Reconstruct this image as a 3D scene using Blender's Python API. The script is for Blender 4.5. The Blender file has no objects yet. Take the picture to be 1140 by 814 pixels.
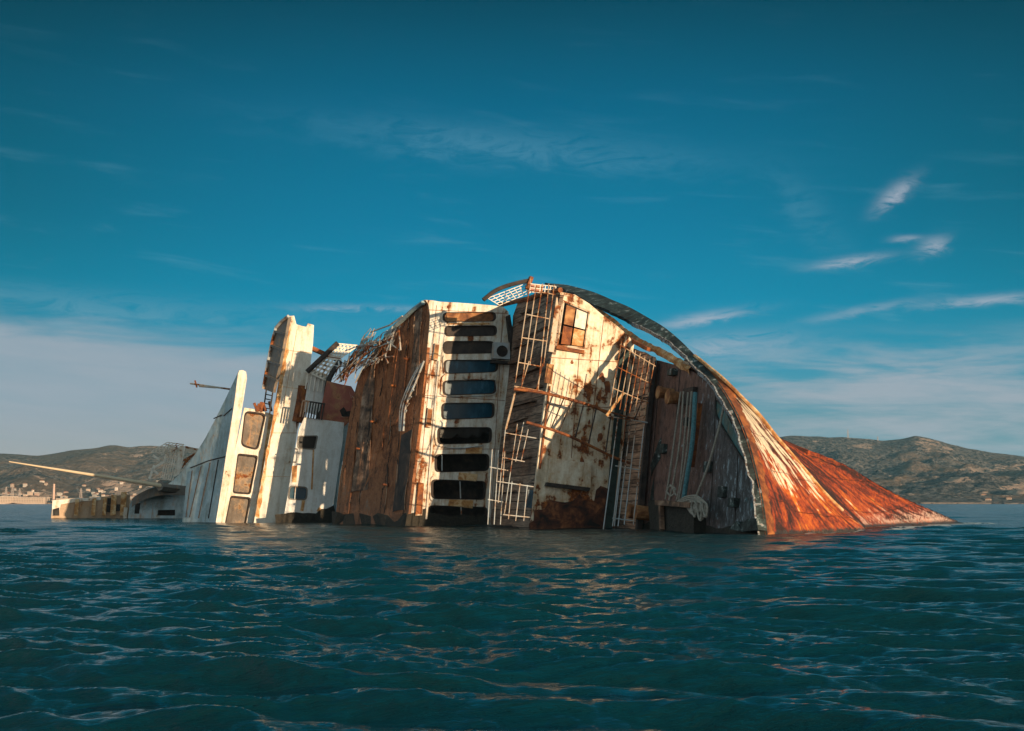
import bpy, bmesh, math, random
import numpy as np
from mathutils import Vector, Matrix
from mathutils.geometry import tessellate_polygon
R = math.radians
random.seed(7)
rng = np.random.default_rng(11)
SC = bpy.context.scene
COL = SC.collection

# ------------------------------------------------------------------ camera
FPX, HORIZON, CAM_H = 1566.0, 560.0, 2.0
PITCH = math.atan((HORIZON - 407.0) / FPX)
cam = bpy.data.objects.new('camera', bpy.data.cameras.new('camera'))
COL.objects.link(cam)
cam.data.sensor_width = 36.0
cam.data.lens = FPX / 1140.0 * 36.0
cam.data.clip_start, cam.data.clip_end = 0.2, 60000.0
cam.location = (0, 0, CAM_H)
cam.rotation_euler = (R(90) + PITCH, 0, 0)
SC.camera = cam

# ------------------------------------------------------------------ render look
SC.view_settings.view_transform = 'Standard'
SC.view_settings.look = 'None'
SC.view_settings.exposure = 0.32
SC.view_settings.gamma = 1.0
SC.view_settings.use_curve_mapping = False
SC.render.engine = 'CYCLES'
SC.cycles.use_denoising = True
SC.cycles.max_bounces = 6
SC.cycles.volume_bounces = 0

# ------------------------------------------------------------------ sun
SUN_AZ, SUN_EL = R(35.0), R(5.6)          # to the right behind the camera, low
sl = bpy.data.lights.new('sun', 'SUN')
sl.energy, sl.angle, sl.color = 5.0, R(0.5), (1.0, 0.73, 0.45)
sun = bpy.data.objects.new('sun', sl); COL.objects.link(sun)
tosun = Vector((math.sin(SUN_AZ) * math.cos(SUN_EL), -math.cos(SUN_AZ) * math.cos(SUN_EL), math.sin(SUN_EL)))
sun.rotation_euler = tosun.to_track_quat('Z', 'Y').to_euler()

# ------------------------------------------------------------------ node helper
def srgb(r, g, b):
    f = lambda c: (c / 255.0 / 12.92) if c / 255.0 <= 0.04045 else ((c / 255.0 + 0.055) / 1.055) ** 2.4
    return (f(r), f(g), f(b))

class Nodes:
    def __init__(s, nt): s.nt = nt
    def new(s, t, **kw):
        n = s.nt.nodes.new(t)
        for k, v in kw.items(): setattr(n, k, v)
        return n
    def put(s, sock, v):
        if hasattr(v, 'is_output'): s.nt.links.new(v, sock)
        elif isinstance(v, (tuple, list)) and sock.type == 'RGBA': sock.default_value = (*v[:3], 1)
        else: sock.default_value = v
    def math(s, op, a, b=0.0, c=0.0, clamp=False):
        n = s.new('ShaderNodeMath', operation=op, use_clamp=clamp)
        for i, v in enumerate((a, b, c)): s.put(n.inputs[i], v)
        return n.outputs[0]
    def mix(s, f, a, b, blend='MIX'):
        n = s.new('ShaderNodeMix', data_type='RGBA', blend_type=blend)
        s.put(n.inputs[0], f); s.put(n.inputs[6], a); s.put(n.inputs[7], b)
        return n.outputs[2]
    def ramp(s, f, stops, mode='LINEAR'):
        n = s.new('ShaderNodeValToRGB'); e = n.color_ramp.elements; n.color_ramp.interpolation = mode
        while len(e) < len(stops): e.new(0.5)
        for el, (p, c) in zip(e, stops):
            el.position = p
            el.color = (c, c, c, 1) if isinstance(c, (int, float)) else (*c, 1)
        s.put(n.inputs[0], f)
        return n.outputs[0]
    def sstep(s, v, lo, hi):
        n = s.new('ShaderNodeMapRange', interpolation_type='SMOOTHSTEP')
        s.put(n.inputs[0], v); n.inputs[1].default_value = lo; n.inputs[2].default_value = hi
        return n.outputs[0]
    def mapping(s, vec, scale=(1, 1, 1), loc=(0, 0, 0), rot=(0, 0, 0)):
        n = s.new('ShaderNodeMapping'); s.put(n.inputs[0], vec)
        n.inputs['Scale'].default_value = scale; n.inputs['Location'].default_value = loc; n.inputs['Rotation'].default_value = rot
        return n.outputs[0]
    def noise(s, vec, scale, detail=5, rough=0.55, stretch=None, dist=0.0, loc=(0, 0, 0)):
        if stretch or loc != (0, 0, 0): vec = s.mapping(vec, stretch or (1, 1, 1), loc)
        n = s.new('ShaderNodeTexNoise'); s.put(n.inputs['Vector'], vec)
        n.inputs['Scale'].default_value = scale; n.inputs['Detail'].default_value = detail
        n.inputs['Roughness'].default_value = rough; n.inputs['Distortion'].default_value = dist
        return n.outputs['Fac']
    def xyz(s, vec):
        n = s.new('ShaderNodeSeparateXYZ'); s.put(n.inputs[0], vec); return n.outputs
    def comb(s, x, y, z):
        n = s.new('ShaderNodeCombineXYZ')
        for i, v in enumerate((x, y, z)): s.put(n.inputs[i], v)
        return n.outputs[0]

# ------------------------------------------------------------------ sky
world = bpy.data.worlds.new('World'); SC.world = world; world.use_nodes = True
W_ = Nodes(world.node_tree); world.node_tree.nodes.clear()
wout = W_.new('ShaderNodeOutputWorld'); bg = W_.new('ShaderNodeBackground')
world.node_tree.links.new(bg.outputs[0], wout.inputs[0])
BG = 0.1
bg.inputs[1].default_value = BG
sky = W_.new('ShaderNodeTexSky', sky_type='NISHITA', sun_disc=False)
sky.sun_elevation = SUN_EL; sky.sun_rotation = math.pi - SUN_AZ
def k(r, g, b): return tuple(c / BG / 1.25 for c in srgb(r, g, b))
d = W_.new('ShaderNodeTexCoord').outputs['Generated']
dx, dy, dz = W_.xyz(d)
el = W_.math('ARCSINE', dz)
az = W_.math('ARCTAN2', dx, dy)
E = lambda py: (HORIZON - py) / FPX
el01 = W_.math('MULTIPLY', el, 1.0 / 0.8)
grad = W_.ramp(el01, [(0.0, k(112, 150, 160)), (E(470) / .8, k(96, 150, 166)), (E(400) / .8, k(44, 148, 178)), (E(340) / .8, k(8, 138, 174)), (E(250) / .8, k(2, 121, 158)),
                      (E(120) / .8, k(0, 99, 133)), (E(0) / .8, k(0, 68, 90)), (0.44, k(8, 100, 122)), (0.62, k(24, 146, 162)), (1.0, k(30, 156, 170))])  # stops above the frame are brightened to lift the water's reflections
side_dark = W_.math('MULTIPLY', W_.sstep(W_.math('ABSOLUTE', az), 0.06, 0.50), W_.sstep(el, 0.02, 0.22))
grad = W_.mix(W_.math('MULTIPLY', side_dark, 0.9), grad, W_.mix(1.0, grad, (0.3, 0.60, 0.52), 'MULTIPLY'))
cv = W_.comb(az, el, 0.0)
st1 = W_.noise(cv, 1.0, 7, 0.62, (5, 42, 1), 0.6)
st2 = W_.noise(W_.mapping(cv, (1, 1, 1), rot=(0, 0, 0.10)), 1.0, 6, 0.6, (9, 70, 1), 0.4, (3.1, 1.7, 0))
fine = W_.noise(cv, 1.0, 8, 0.68, (26, 80, 1), 1.2, (0.4, 2.2, 0))
# the low grey bank on the left, sharp straight top edge that sinks to the right
topl = W_.math('ADD', W_.math('SUBTRACT', el, E(352)), W_.math('MULTIPLY', W_.math('ADD', az, 0.36), 0.10))
topl = W_.math('ADD', topl, W_.math('MULTIPLY', W_.math('SUBTRACT', st1, 0.5), -0.05))
bank_l = W_.math('MULTIPLY', W_.sstep(topl, 0.006, -0.022), W_.sstep(az, 0.10, -0.14))
lowhz = W_.sstep(el, 0.075, 0.0)
bank_l = W_.math('MULTIPLY', bank_l, W_.math('ADD', 0.62, W_.math('MULTIPLY', st2, 0.5)), clamp=True)
# the softer streaked bank on the right
br = W_.math('MULTIPLY', W_.sstep(el, 0.128, 0.085), W_.sstep(az, 0.06, 0.20))
br = W_.math('MULTIPLY', br, W_.sstep(W_.math('ADD', W_.math('MULTIPLY', st1, 0.65), W_.math('MULTIPLY', st2, 0.35)), 0.38, 0.62))
col = W_.mix(bank_l, grad, W_.mix(lowhz, k(157, 168, 180), k(178, 168, 163)))
col = W_.mix(W_.math('MULTIPLY', br, 0.72, clamp=True), col, k(176, 177, 186))
# faint cirrus everywhere
ci = W_.math('MULTIPLY', W_.sstep(st2, 0.54, 0.80), W_.sstep(el, 0.42, 0.10))
col = W_.mix(W_.math('MULTIPLY', ci, 0.22), col, k(120, 170, 190))
def wisp(px, py, la, lb, tilt, amp, c):
    global col
    a0, e0 = math.atan((px - 570) / FPX), E(py)
    u = W_.math('SUBTRACT', az, a0); v = W_.math('SUBTRACT', el, e0)
    ct, stt = math.cos(tilt), math.sin(tilt)
    p = W_.math('ADD', W_.math('MULTIPLY', u, ct / la), W_.math('MULTIPLY', v, stt / la))
    q = W_.math('ADD', W_.math('MULTIPLY', u, -stt / lb), W_.math('MULTIPLY', v, ct / lb))
    q = W_.math('ADD', q, W_.math('MULTIPLY', W_.math('SUBTRACT', fine, 0.5), 3.6))
    p = W_.math('ADD', p, W_.math('MULTIPLY', W_.math('SUBTRACT', st1, 0.5), 1.2))
    g = W_.math('EXPONENT', W_.math('MULTIPLY', W_.math('ADD', W_.math('MULTIPLY', p, p), W_.math('MULTIPLY', q, q)), -1.0))
    g = W_.math('MULTIPLY', g, W_.sstep(fine, 0.30, 0.62))
    col = W_.mix(W_.math('MULTIPLY', g, amp, clamp=True), col, c)
wc = k(172, 180, 194)
wisp(1003, 230, 0.015, 0.0055, 0.65, 0.8, wc)
wisp(952, 299, 0.022, 0.0034, 0.10, 0.75, wc)
wisp(1042, 287, 0.0095, 0.0055, 0.35, 0.75, wc)
wisp(1013, 277, 0.009, 0.0022, 0.0, 0.6, wc)
wisp(786, 356, 0.032, 0.0038, 0.15, 0.75, wc)
wisp(1105, 346, 0.038, 0.0032, 0.03, 0.7, wc)
wisp(960, 352, 0.035, 0.003, 0.16, 0.35, wc)
wisp(800, 386, 0.05, 0.008, 0.06, 0.55, wc)
wisp(560, 162, 0.13, 0.012, -0.09, 0.26, k(110, 165, 190))
wisp(400, 345, 0.04, 0.0025, 0.0, 0.5, wc)
wisp(110, 350, 0.15, 0.010, -0.05, 0.35, k(120, 165, 185))
wisp(905, 240, 0.03, 0.012, -0.9, 0.14, k(120, 170, 190))
# glow added to the unseen sky beside and behind the camera, lifting shaded faces
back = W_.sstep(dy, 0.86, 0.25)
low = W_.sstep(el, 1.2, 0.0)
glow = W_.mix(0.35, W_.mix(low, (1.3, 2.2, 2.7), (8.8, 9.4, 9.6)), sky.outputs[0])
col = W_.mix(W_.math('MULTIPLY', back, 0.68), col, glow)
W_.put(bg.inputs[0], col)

# ------------------------------------------------------------------ pixel rays and the ship's own frame
def ray(px, py):
    cx, cy = (px - 570.0) / FPX, -(py - 407.0) / FPX
    c, s = math.cos(PITCH), math.sin(PITCH)
    return Vector((cx, c - cy * s, s + cy * c))
CAMP = Vector((0, 0, CAM_H))
def at_depth(px, py, dep):
    r = ray(px, py); return CAMP + r * (dep / r.y)
YAW, ROLL = R(15.0), R(6.4)
Fv = Vector((math.sin(YAW), -math.cos(YAW), 0))
Uh = Vector((-math.cos(YAW), -math.sin(YAW), 0)); Zw = Vector((0, 0, 1))
Uv = Uh * math.cos(ROLL) + Zw * math.sin(ROLL)
Sv = Zw * math.cos(ROLL) - Uh * math.sin(ROLL)
_b = at_depth(853, 596, 87.0); BOW = Vector((_b.x, _b.y, 0))
SHIP = Matrix(((Fv.x, Sv.x, Uv.x, BOW.x), (Fv.y, Sv.y, Uv.y, BOW.y), (Fv.z, Sv.z, Uv.z, BOW.z), (0, 0, 0, 1)))
INV = SHIP.inverted()
CL = INV @ CAMP
def on(px, py, ax, c):
    """point where the sight line through a photo pixel meets the ship plane X=c (bulkhead), Y=c or Z=c (deck), in ship axes"""
    r = INV.to_3x3() @ ray(px, py)
    if ax == 'N': return CL + r * ((c[1] - c[0].dot(CL)) / c[0].dot(r))
    i = 'XYZ'.index(ax)
    return CL + r * ((c - CL[i]) / r[i])
def dl(px, py, dep): return INV @ at_depth(px, py, dep)
def wl(px, ax, c):
    lo, hi = 561.0, 640.0
    for _ in range(40):
        m = (lo + hi) / 2
        if (SHIP @ on(px, m, ax, c)).z > 0: lo = m
        else: hi = m
    return on(px, lo, ax, c)
X_STEP = wl(722, 'Z', 0.0).x
Z_D3 = wl(713, 'X', X_STEP).z
X_WHITE = wl(688, 'Z', Z_D3).x
Z_D2 = wl(594, 'X', X_WHITE).z
X_BRIDGE = wl(546, 'Z', Z_D2).x
Z_ROOF = wl(452, 'X', X_BRIDGE).z
def splayed(p0, beta):
    """a side that is splayed out by beta from the deck plane, through p0: gives the plane at a chosen offset"""
    n = Vector((math.sin(beta), 0, math.cos(beta))); k0 = n.dot(p0)
    return lambda off=0.0: (n, k0 + off)
RP = splayed(Vector((X_BRIDGE, 0, Z_ROOF - .03)), R(21))
_p = wl(372, 'N', RP()); X_BLOCK = _p.x - 8.0
Z_BLOCK = wl(318, 'X', X_BLOCK).z
X_SLAB = X_BLOCK - 4.0
SP = splayed(wl(283, 'X', X_SLAB), R(20))
X_FRAME = X_SLAB - 1.6
WP = splayed(wl(243, 'X', X_FRAME), R(24))
print('PLANES', X_STEP, Z_D3, X_WHITE, Z_D2, X_BRIDGE, Z_ROOF, X_BLOCK, Z_BLOCK, X_SLAB)

# ------------------------------------------------------------------ mesh helpers
def link(name, bm, mats, parent=None, smooth=False, world=False):
    me = bpy.data.meshes.new(name)
    bmesh.ops.recalc_face_normals(bm, faces=bm.faces)
    bm.to_mesh(me); bm.free()
    for m in (mats if isinstance(mats, (list, tuple)) else [mats]): me.materials.append(m)
    if smooth: me.shade_smooth()
    o = bpy.data.objects.new(name, me); COL.objects.link(o)
    if parent is not None: o.parent = parent
    elif not world: o.matrix_world = SHIP
    return o
def tag(o, label=None, cat=None, group=None, kind=None):
    for kk, v in (('label', label), ('category', cat), ('group', group), ('kind', kind)):
        if v: o[kk] = v
    return o
def ragged(pts, amp, step, close=False, seed=0):
    """breaks the straight runs of an outline into torn, uneven ones (in the plane of the points)"""
    rr = random.Random(seed); out = []
    n = len(pts)
    for i in range(n if close else n - 1):
        a, b = pts[i], pts[(i + 1) % n]
        L = (b - a).length; m = max(1, int(L / step))
        for j in range(m):
            p = a.lerp(b, j / m)
            if j or close: p = p + Vector((rr.uniform(-1, 1), rr.uniform(-1, 1), rr.uniform(-1, 1))) * amp * (0.4 if j == 0 else 1)
            out.append(p)
    if not close: out.append(pts[-1].copy())
    return out
def prism(bm, outer, vec, holes=(), flat=None):
    """a plate: outline with holes, given thickness along vec; flat = (axis, value) keeps the front in its plane"""
    loops = [list(outer)] + [list(h) for h in holes]
    if flat:
        for L in loops:
            for p in L: p['XYZ'.index(flat[0])] = flat[1]
    allp = [p for L in loops for p in L]
    tris = tessellate_polygon(loops)
    f = [bm.verts.new(p) for p in allp]; b = [bm.verts.new(p + vec) for p in allp]
    for t in tris:
        try:
            bm.faces.new([f[i] for i in t]); bm.faces.new([b[i] for i in reversed(t)])
        except ValueError: pass
    o = 0
    for L in loops:
        n = len(L)
        for i in range(n):
            j = (i + 1) % n
            try: bm.faces.new((f[o + i], f[o + j], b[o + j], b[o + i]))
            except ValueError: pass
        o += n
def tube(bm, pts, r, n=6, r2=None):
    pts = [Vector(p) for p in pts]; rings = []
    for i, p in enumerate(pts):
        t = (pts[min(i + 1, len(pts) - 1)] - pts[max(i - 1, 0)]).normalized()
        a = t.orthogonal().normalized() if i == 0 else (rings[-1][1] - t * rings[-1][1].dot(t)).normalized()
        b = t.cross(a); rr = r if r2 is None else r + (r2 - r) * i / max(1, len(pts) - 1)
        rings.append(([bm.verts.new(p + (a * math.cos(2 * math.pi * q / n) + b * math.sin(2 * math.pi * q / n)) * rr) for q in range(n)], a))
    for (u, _), (v, _) in zip(rings, rings[1:]):
        for q in range(n): bm.faces.new((u[q], u[(q + 1) % n], v[(q + 1) % n], v[q]))
    bm.faces.new(rings[0][0][::-1]); bm.faces.new(rings[-1][0])
def bar(bm, a, b, w, h, up=Vector((0, 0, 1))):
    a, b = Vector(a), Vector(b); t = (b - a).normalized()
    s = t.cross(up)
    s = s.normalized() if s.length > 1e-4 else t.orthogonal().normalized()
    u = s.cross(t)
    vs = [bm.verts.new(p + s * sx * w / 2 + u * sy * h / 2) for p in (a, b) for sx, sy in ((-1, -1), (1, -1), (1, 1), (-1, 1))]
    for q in range(4): bm.faces.new((vs[q], vs[(q + 1) % 4], vs[4 + (q + 1) % 4], vs[4 + q]))
    bm.faces.new(vs[3::-1]); bm.faces.new(vs[4:])
def box(bm, lo, hi):
    v = [bm.verts.new((x, y, z)) for x in (lo[0], hi[0]) for y in (lo[1], hi[1]) for z in (lo[2], hi[2])]
    for f in ((0, 1, 3, 2), (4, 6, 7, 5), (0, 4, 5, 1), (2, 3, 7, 6), (0, 2, 6, 4), (1, 5, 7, 3)): bm.faces.new([v[i] for i in f])
def rrect(c, n=5, rad=0.3):
    """rounded version of a four-cornered outline"""
    out = []
    for i in range(4):
        p, a, b = c[i], c[i - 1], c[(i + 1) % 4]
        ra = min(rad, (a - p).length * .48); rb = min(rad, (b - p).length * .48)
        pa, pb = p + (a - p).normalized() * ra, p + (b - p).normalized() * rb
        for j in range(n + 1):
            t = j / n
            out.append(pa * (1 - t) ** 2 + p * 2 * t * (1 - t) + pb * t * t)
    return out
def shrink(L, f):
    c = sum(L, Vector()) / len(L)
    return [p + (c - p).normalized() * min(f, (c - p).length * .5) for p in L]
def ring(bm, L, w, vec):
    prism(bm, L, vec, [shrink(L, w)])
def quad(pts, ax, c): return [on(x, y, ax, c) for x, y in pts]
def smooth_curve(pts, n):
    """Catmull-Rom through points, n samples by chord length"""
    P = [Vector(p) for p in pts]; P = [P[0] * 2 - P[1]] + P + [P[-1] * 2 - P[-2]]
    seg = [(P[i + 1] - P[i]).length for i in range(1, len(P) - 2)]; tot = sum(seg); out = []
    for q in range(n):
        s = tot * q / (n - 1); i = 0
        while i < len(seg) - 1 and s > seg[i]: s -= seg[i]; i += 1
        t = min(1, s / seg[i]); a, b, c, e = P[i:i + 4]
        out.append(0.5 * ((2 * b) + (c - a) * t + (2 * a - 5 * b + 4 * c - e) * t * t + (3 * b - a - 3 * c + e) * t ** 3))
    return out

# ------------------------------------------------------------------ materials
def material(name, rough=0.7):
    m = bpy.data.materials.new(name); m.use_nodes = True
    N = Nodes(m.node_tree); N.b = m.node_tree.nodes['Principled BSDF']; N.m = m
    N.b.inputs['Roughness'].default_value = rough
    N.co = N.new('ShaderNodeTexCoord').outputs['Object']
    return N
def bump(N, h, dist, strength=1.0):
    b = N.new('ShaderNodeBump'); b.inputs['Distance'].default_value = dist; b.inputs['Strength'].default_value = strength
    N.put(b.inputs['Height'], h); N.put(N.b.inputs['Normal'], b.outputs[0])
RUST = [(0.25, (0.035, 0.014, 0.009)), (0.45, (0.15, 0.042, 0.014)), (0.60, (0.32, 0.10, 0.024)), (0.78, (0.50, 0.20, 0.05))]
def painted(name, base, thr=0.60, soft=0.06, streak=0.5, dirt=0.5, tint=None):
    N = material(name, 0.62)
    big = N.noise(N.co, 0.33, 8, 0.66, dist=0.4)
    stk = N.noise(N.co, 1.6, 6, 0.62, (1.0, 0.10, 1.0), 0.3)
    fin = N.noise(N.co, 4.5, 6, 0.65)
    sp = N.noise(N.co, 1.4, 5, 0.7, loc=(3, 9, 2))
    mask = N.math('ADD', N.math('MULTIPLY', big, 1 - streak * .6), N.math('MULTIPLY', stk, streak * .6))
    mask = N.math('ADD', mask, N.math('MULTIPLY', N.math('SUBTRACT', sp, 0.5), 0.35))
    rust = N.ramp(fin, RUST)
    b2 = tuple(c * f for c, f in zip(base, (0.62, 0.54, 0.44)))
    c = N.mix(N.math('MULTIPLY', N.sstep(stk, 0.42, 0.70), dirt), base, b2)
    c = N.mix(N.math('MULTIPLY', N.sstep(fin, 0.40, 0.75), dirt * .6), c, b2)
    if tint: c = N.mix(N.sstep(big, 0.42, 0.58), c, tint)
    gr = N.noise(N.co, 0.9, 9, 0.74, (1.0, 0.45, 1.0), 0.6, (2, 8, 5))
    c = N.mix(dirt, c, N.mix(1.0, c, N.ramp(gr, [(0.34, (0.42, 0.37, 0.31)), (0.47, (0.84, 0.80, 0.75)), (0.56, (1.0, 1.0, 1.0))]), 'MULTIPLY'))
    run = N.noise(N.co, 1.0, 7, 0.7, (2.6, 0.16, 2.6), 0.25, (1, 6, 3))
    c = N.mix(N.math('MULTIPLY', N.sstep(run, 0.575, 0.65), dirt * .8), c, (0.33, 0.15, 0.055))
    halo = N.sstep(mask, thr - 0.12, thr + 0.02)
    c = N.mix(N.math('MULTIPLY', halo, 0.55), c, (0.50, 0.27, 0.10))
    m = N.sstep(mask, thr - soft * .3, thr + soft * .5)
    c = N.mix(m, c, rust)
    N.put(N.b.inputs['Base Color'], c)
    N.put(N.b.inputs['Roughness'], N.math('ADD', 0.5, N.math('MULTIPLY', m, 0.4)))
    pl = N.noise(N.co, 0.5, 2, 0.5)
    bump(N, N.math('ADD', N.math('ADD', N.math('MULTIPLY', m, -0.5), N.math('MULTIPLY', fin, 0.35)), N.math('MULTIPLY', pl, 3.0)), 0.05)
    return N.m
def planks(name, c1, c2, width=0.42, rust=0.0, length=7.0, athwart=False):
    N = material(name, 0.85)
    if athwart: N.co = N.comb(N.xyz(N.co)[1], N.xyz(N.co)[0], 0.0)
    w = N.noise(N.co, 0.6, 4, 0.6, (0.3, 1, 1))
    v = N.comb(N.xyz(N.co)[0], N.math('ADD', N.xyz(N.co)[1], N.math('MULTIPLY', w, 0.22)), 0.0)
    br = N.new('ShaderNodeTexBrick'); N.put(br.inputs['Vector'], v); br.offset = 0.37; br.offset_frequency = 2
    br.inputs['Color1'].default_value = (*c1, 1); br.inputs['Color2'].default_value = (*c2, 1); br.inputs['Mortar'].default_value = (0.018, 0.011, 0.008, 1)
    br.inputs['Scale'].default_value = 1; br.inputs['Brick Width'].default_value = length; br.inputs['Row Height'].default_value = width
    br.inputs['Mortar Size'].default_value = 0.035; br.inputs['Mortar Smooth'].default_value = 0.4; br.inputs['Bias'].default_value = 0
    grain = N.noise(N.co, 2.2, 7, 0.7, (0.25, 3.0, 1), 0.5)
    blot = N.noise(N.co, 0.28, 7, 0.68, (0.35, 1.0, 1.0), 0.4)
    c = N.mix(0.85, br.outputs['Color'], N.ramp(grain, [(0.30, 0.15), (0.47, 0.75), (0.55, 1.0), (0.70, 1.5)]), 'MULTIPLY')
    c = N.mix(N.sstep(blot, 0.50, 0.66), c, N.mix(N.sstep(grain, 0.35, 0.65), (0.028, 0.020, 0.016), (0.10, 0.055, 0.035)))
    c = N.mix(N.math('MULTIPLY', N.sstep(blot, 0.44, 0.34), 0.6), c, (0.36, 0.25, 0.19))
    c = N.mix(N.math('MULTIPLY', N.sstep(N.noise(N.co, 1.3, 7, 0.7, (0.12, 1.6, 1), 0.6, (5, 5, 0)), 0.55, 0.62), 0.8), c, (0.030, 0.018, 0.013))
    if rust: c = N.mix(N.math('MULTIPLY', N.sstep(N.noise(N.co, 0.16, 4, 0.6), 0.44, 0.60), rust), c, N.ramp(grain, RUST))
    N.put(N.b.inputs['Base Color'], c)
    h = N.math('ADD', N.math('MULTIPLY', br.outputs['Fac'], -1.2), N.math('MULTIPLY', grain, 1.0))
    bump(N, N.math('ADD', h, N.math('MULTIPLY', blot, 3.0)), 0.10)
    return N.m
def rusty(name, stops=None, scale=1.4, rough=0.8, bd=0.03):
    N = material(name, rough)
    f = N.noise(N.co, scale, 8, 0.68, dist=0.4)
    N.put(N.b.inputs['Base Color'], N.ramp(f, stops or RUST)); bump(N, f, bd)
    return N.m
M = {}
M['cream'] = painted('cream_paint_rusting', (0.82, 0.77, 0.69), 0.62, streak=.7, dirt=.42)
M['white_wall'] = painted('white_paint_stained', (0.78, 0.71, 0.58), 0.555, streak=.5, dirt=.7)
M['bridge'] = painted('bridge_paint_weathered', (0.76, 0.74, 0.68), 0.572, streak=.9, dirt=.7)
M['block'] = painted('pale_board_wall', (0.70, 0.70, 0.69), 0.66, streak=.6, dirt=.4)
M['teal_plate'] = painted('grey_teal_plating', (0.30, 0.42, 0.47), 0.655, streak=.5, dirt=.7, tint=(0.42, 0.53, 0.57))
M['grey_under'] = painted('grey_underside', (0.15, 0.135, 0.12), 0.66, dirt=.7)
M['red'] = painted('faded_red_paint', (0.34, 0.09, 0.06), 0.62, dirt=.5)
M['rail'] = painted('railing_paint', (0.52, 0.44, 0.36), 0.515, streak=.3, dirt=.5)
M['rail_blue'] = painted('railing_paint_pale', (0.46, 0.52, 0.56), 0.56, streak=.3, dirt=.4)
def roof_mat():
    N = material('corroded_roof_sheathing', 0.9)
    x, y, z = N.xyz(N.co)
    fib = N.noise(N.co, 1.6, 9, 0.74, (1.3, 0.55, 1), 0.9)
    blot = N.noise(N.co, 0.20, 8, 0.70, (1.2, 0.7, 1), 0.5)
    pit = N.noise(N.co, 5.0, 6, 0.75)
    f = N.math('ADD', N.math('ADD', N.math('MULTIPLY', fib, .42), N.math('MULTIPLY', blot, .33)), N.math('MULTIPLY', pit, .25))
    c = N.ramp(f, [(0.36, (0.022, 0.011, 0.008)), (0.43, (0.14, 0.050, 0.022)), (0.485, (0.30, 0.105, 0.042)), (0.545, (0.44, 0.165, 0.065)), (0.60, (0.32, 0.18, 0.12)), (0.66, (0.48, 0.33, 0.24))])
    low = N.sstep(N.math('ADD', y, N.math('MULTIPLY', blot, 8.0)), 9.0, 2.0)
    c = N.mix(N.math('MULTIPLY', low, 0.45), c, (0.10, 0.085, 0.07))
    fr = N.math('ABSOLUTE', N.math('SUBTRACT', N.math('FRACT', N.math('ADD', N.math('MULTIPLY', x, 0.30), N.math('MULTIPLY', blot, 1.1))), 0.5))
    sm = N.math('MULTIPLY', N.sstep(fr, .022, .008), N.sstep(fib, .40, .52))
    c = N.mix(sm, c, (0.016, 0.010, 0.008))
    N.put(N.b.inputs['Base Color'], c)
    bump(N, N.math('ADD', N.math('ADD', N.math('MULTIPLY', fib, 1.5), N.math('MULTIPLY', blot, 4.0)), N.math('SUBTRACT', N.math('MULTIPLY', pit, .5), sm)), 0.14)
    return N.m
M['roofdeck'] = roof_mat()
M['deck2'] = planks('old_deck_planks', (0.36, 0.25, 0.18), (0.24, 0.155, 0.11), 0.70, 0.2, 9)
M['deck3'] = planks('warm_deck_planks', (0.60, 0.37, 0.25), (0.50, 0.29, 0.19), 0.55, 0.15, 6)
M['rust'] = rusty('rust')
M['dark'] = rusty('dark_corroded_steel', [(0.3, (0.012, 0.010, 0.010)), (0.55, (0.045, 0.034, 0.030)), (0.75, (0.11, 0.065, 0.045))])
M['band'] = rusty('flaking_bulwark_steel', [(0.40, (0.010, 0.011, 0.011)), (0.52, (0.030, 0.040, 0.037)), (0.59, (0.055, 0.085, 0.08)), (0.63, (0.36, 0.38, 0.38)), (0.69, (0.20, 0.07, 0.03))], 1.3, bd=.06)
M['rimedge'] = rusty('pale_flaking_edge', [(0.40, (0.07, 0.025, 0.012)), (0.48, (0.16, 0.16, 0.165)), (0.58, (0.36, 0.42, 0.46)), (0.66, (0.25, 0.09, 0.03))], 4.2, bd=.06)
M['timber'] = rusty('rusty_sheer_strake', [(0.3, (0.20, 0.07, 0.02)), (0.48, (0.50, 0.24, 0.08)), (0.6, (0.72, 0.52, 0.30)), (0.75, (0.36, 0.13, 0.03))], 1.2, bd=.06)
M['board'] = rusty('stained_window_board', [(0.3, (0.05, 0.02, 0.012)), (0.5, (0.26, 0.10, 0.035)), (0.68, (0.50, 0.27, 0.11))], 1.1)
M['glasswall'] = painted('brown_panel', (0.115, 0.085, 0.062), 0.60, dirt=.9)
M['sheet'] = rusty('greyed_roof_sheet', [(0.36, (0.035, 0.022, 0.016)), (0.48, (0.14, 0.075, 0.045)), (0.57, (0.27, 0.15, 0.09)), (0.66, (0.36, 0.25, 0.18))], 1.1, bd=.08)
def foredeck_mat():
    N = material('foredeck_plating', 0.8)
    p = N.xyz(N.co)
    fl = N.noise(N.co, 3.4, 9, 0.78, (0.7, 0.30, 1), 0.6)
    big = N.noise(N.co, 0.22, 6, 0.62)
    t = N.math('ADD', N.math('MULTIPLY', p[0], 0.055), N.math('ADD', 0.80, N.math('MULTIPLY', N.math('SUBTRACT', big, .5), 0.9)))
    base = N.mix(N.sstep(t, 0.0, 0.55), (0.20, 0.105, 0.082), (0.105, 0.105, 0.11))
    base = N.mix(N.math('ADD', 0.35, N.math('MULTIPLY', N.sstep(fl, 0.40, 0.56), 0.65)), (0.016, 0.013, 0.013), base)
    c = N.mix(N.sstep(N.math('ADD', fl, N.math('MULTIPLY', t, 0.09)), 0.595, 0.64), base, (0.30, 0.36, 0.40))
    c = N.mix(N.math('MULTIPLY', N.sstep(N.noise(N.co, 0.5, 5, 0.6, loc=(7, 1, 0)), 0.60, 0.68), N.sstep(t, 0.3, .7)), c, (0.05, 0.17, 0.19))
    N.put(N.b.inputs['Base Color'], c); bump(N, N.math('ADD', fl, N.math('MULTIPLY', big, 2)), 0.10)
    return N.m
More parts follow.
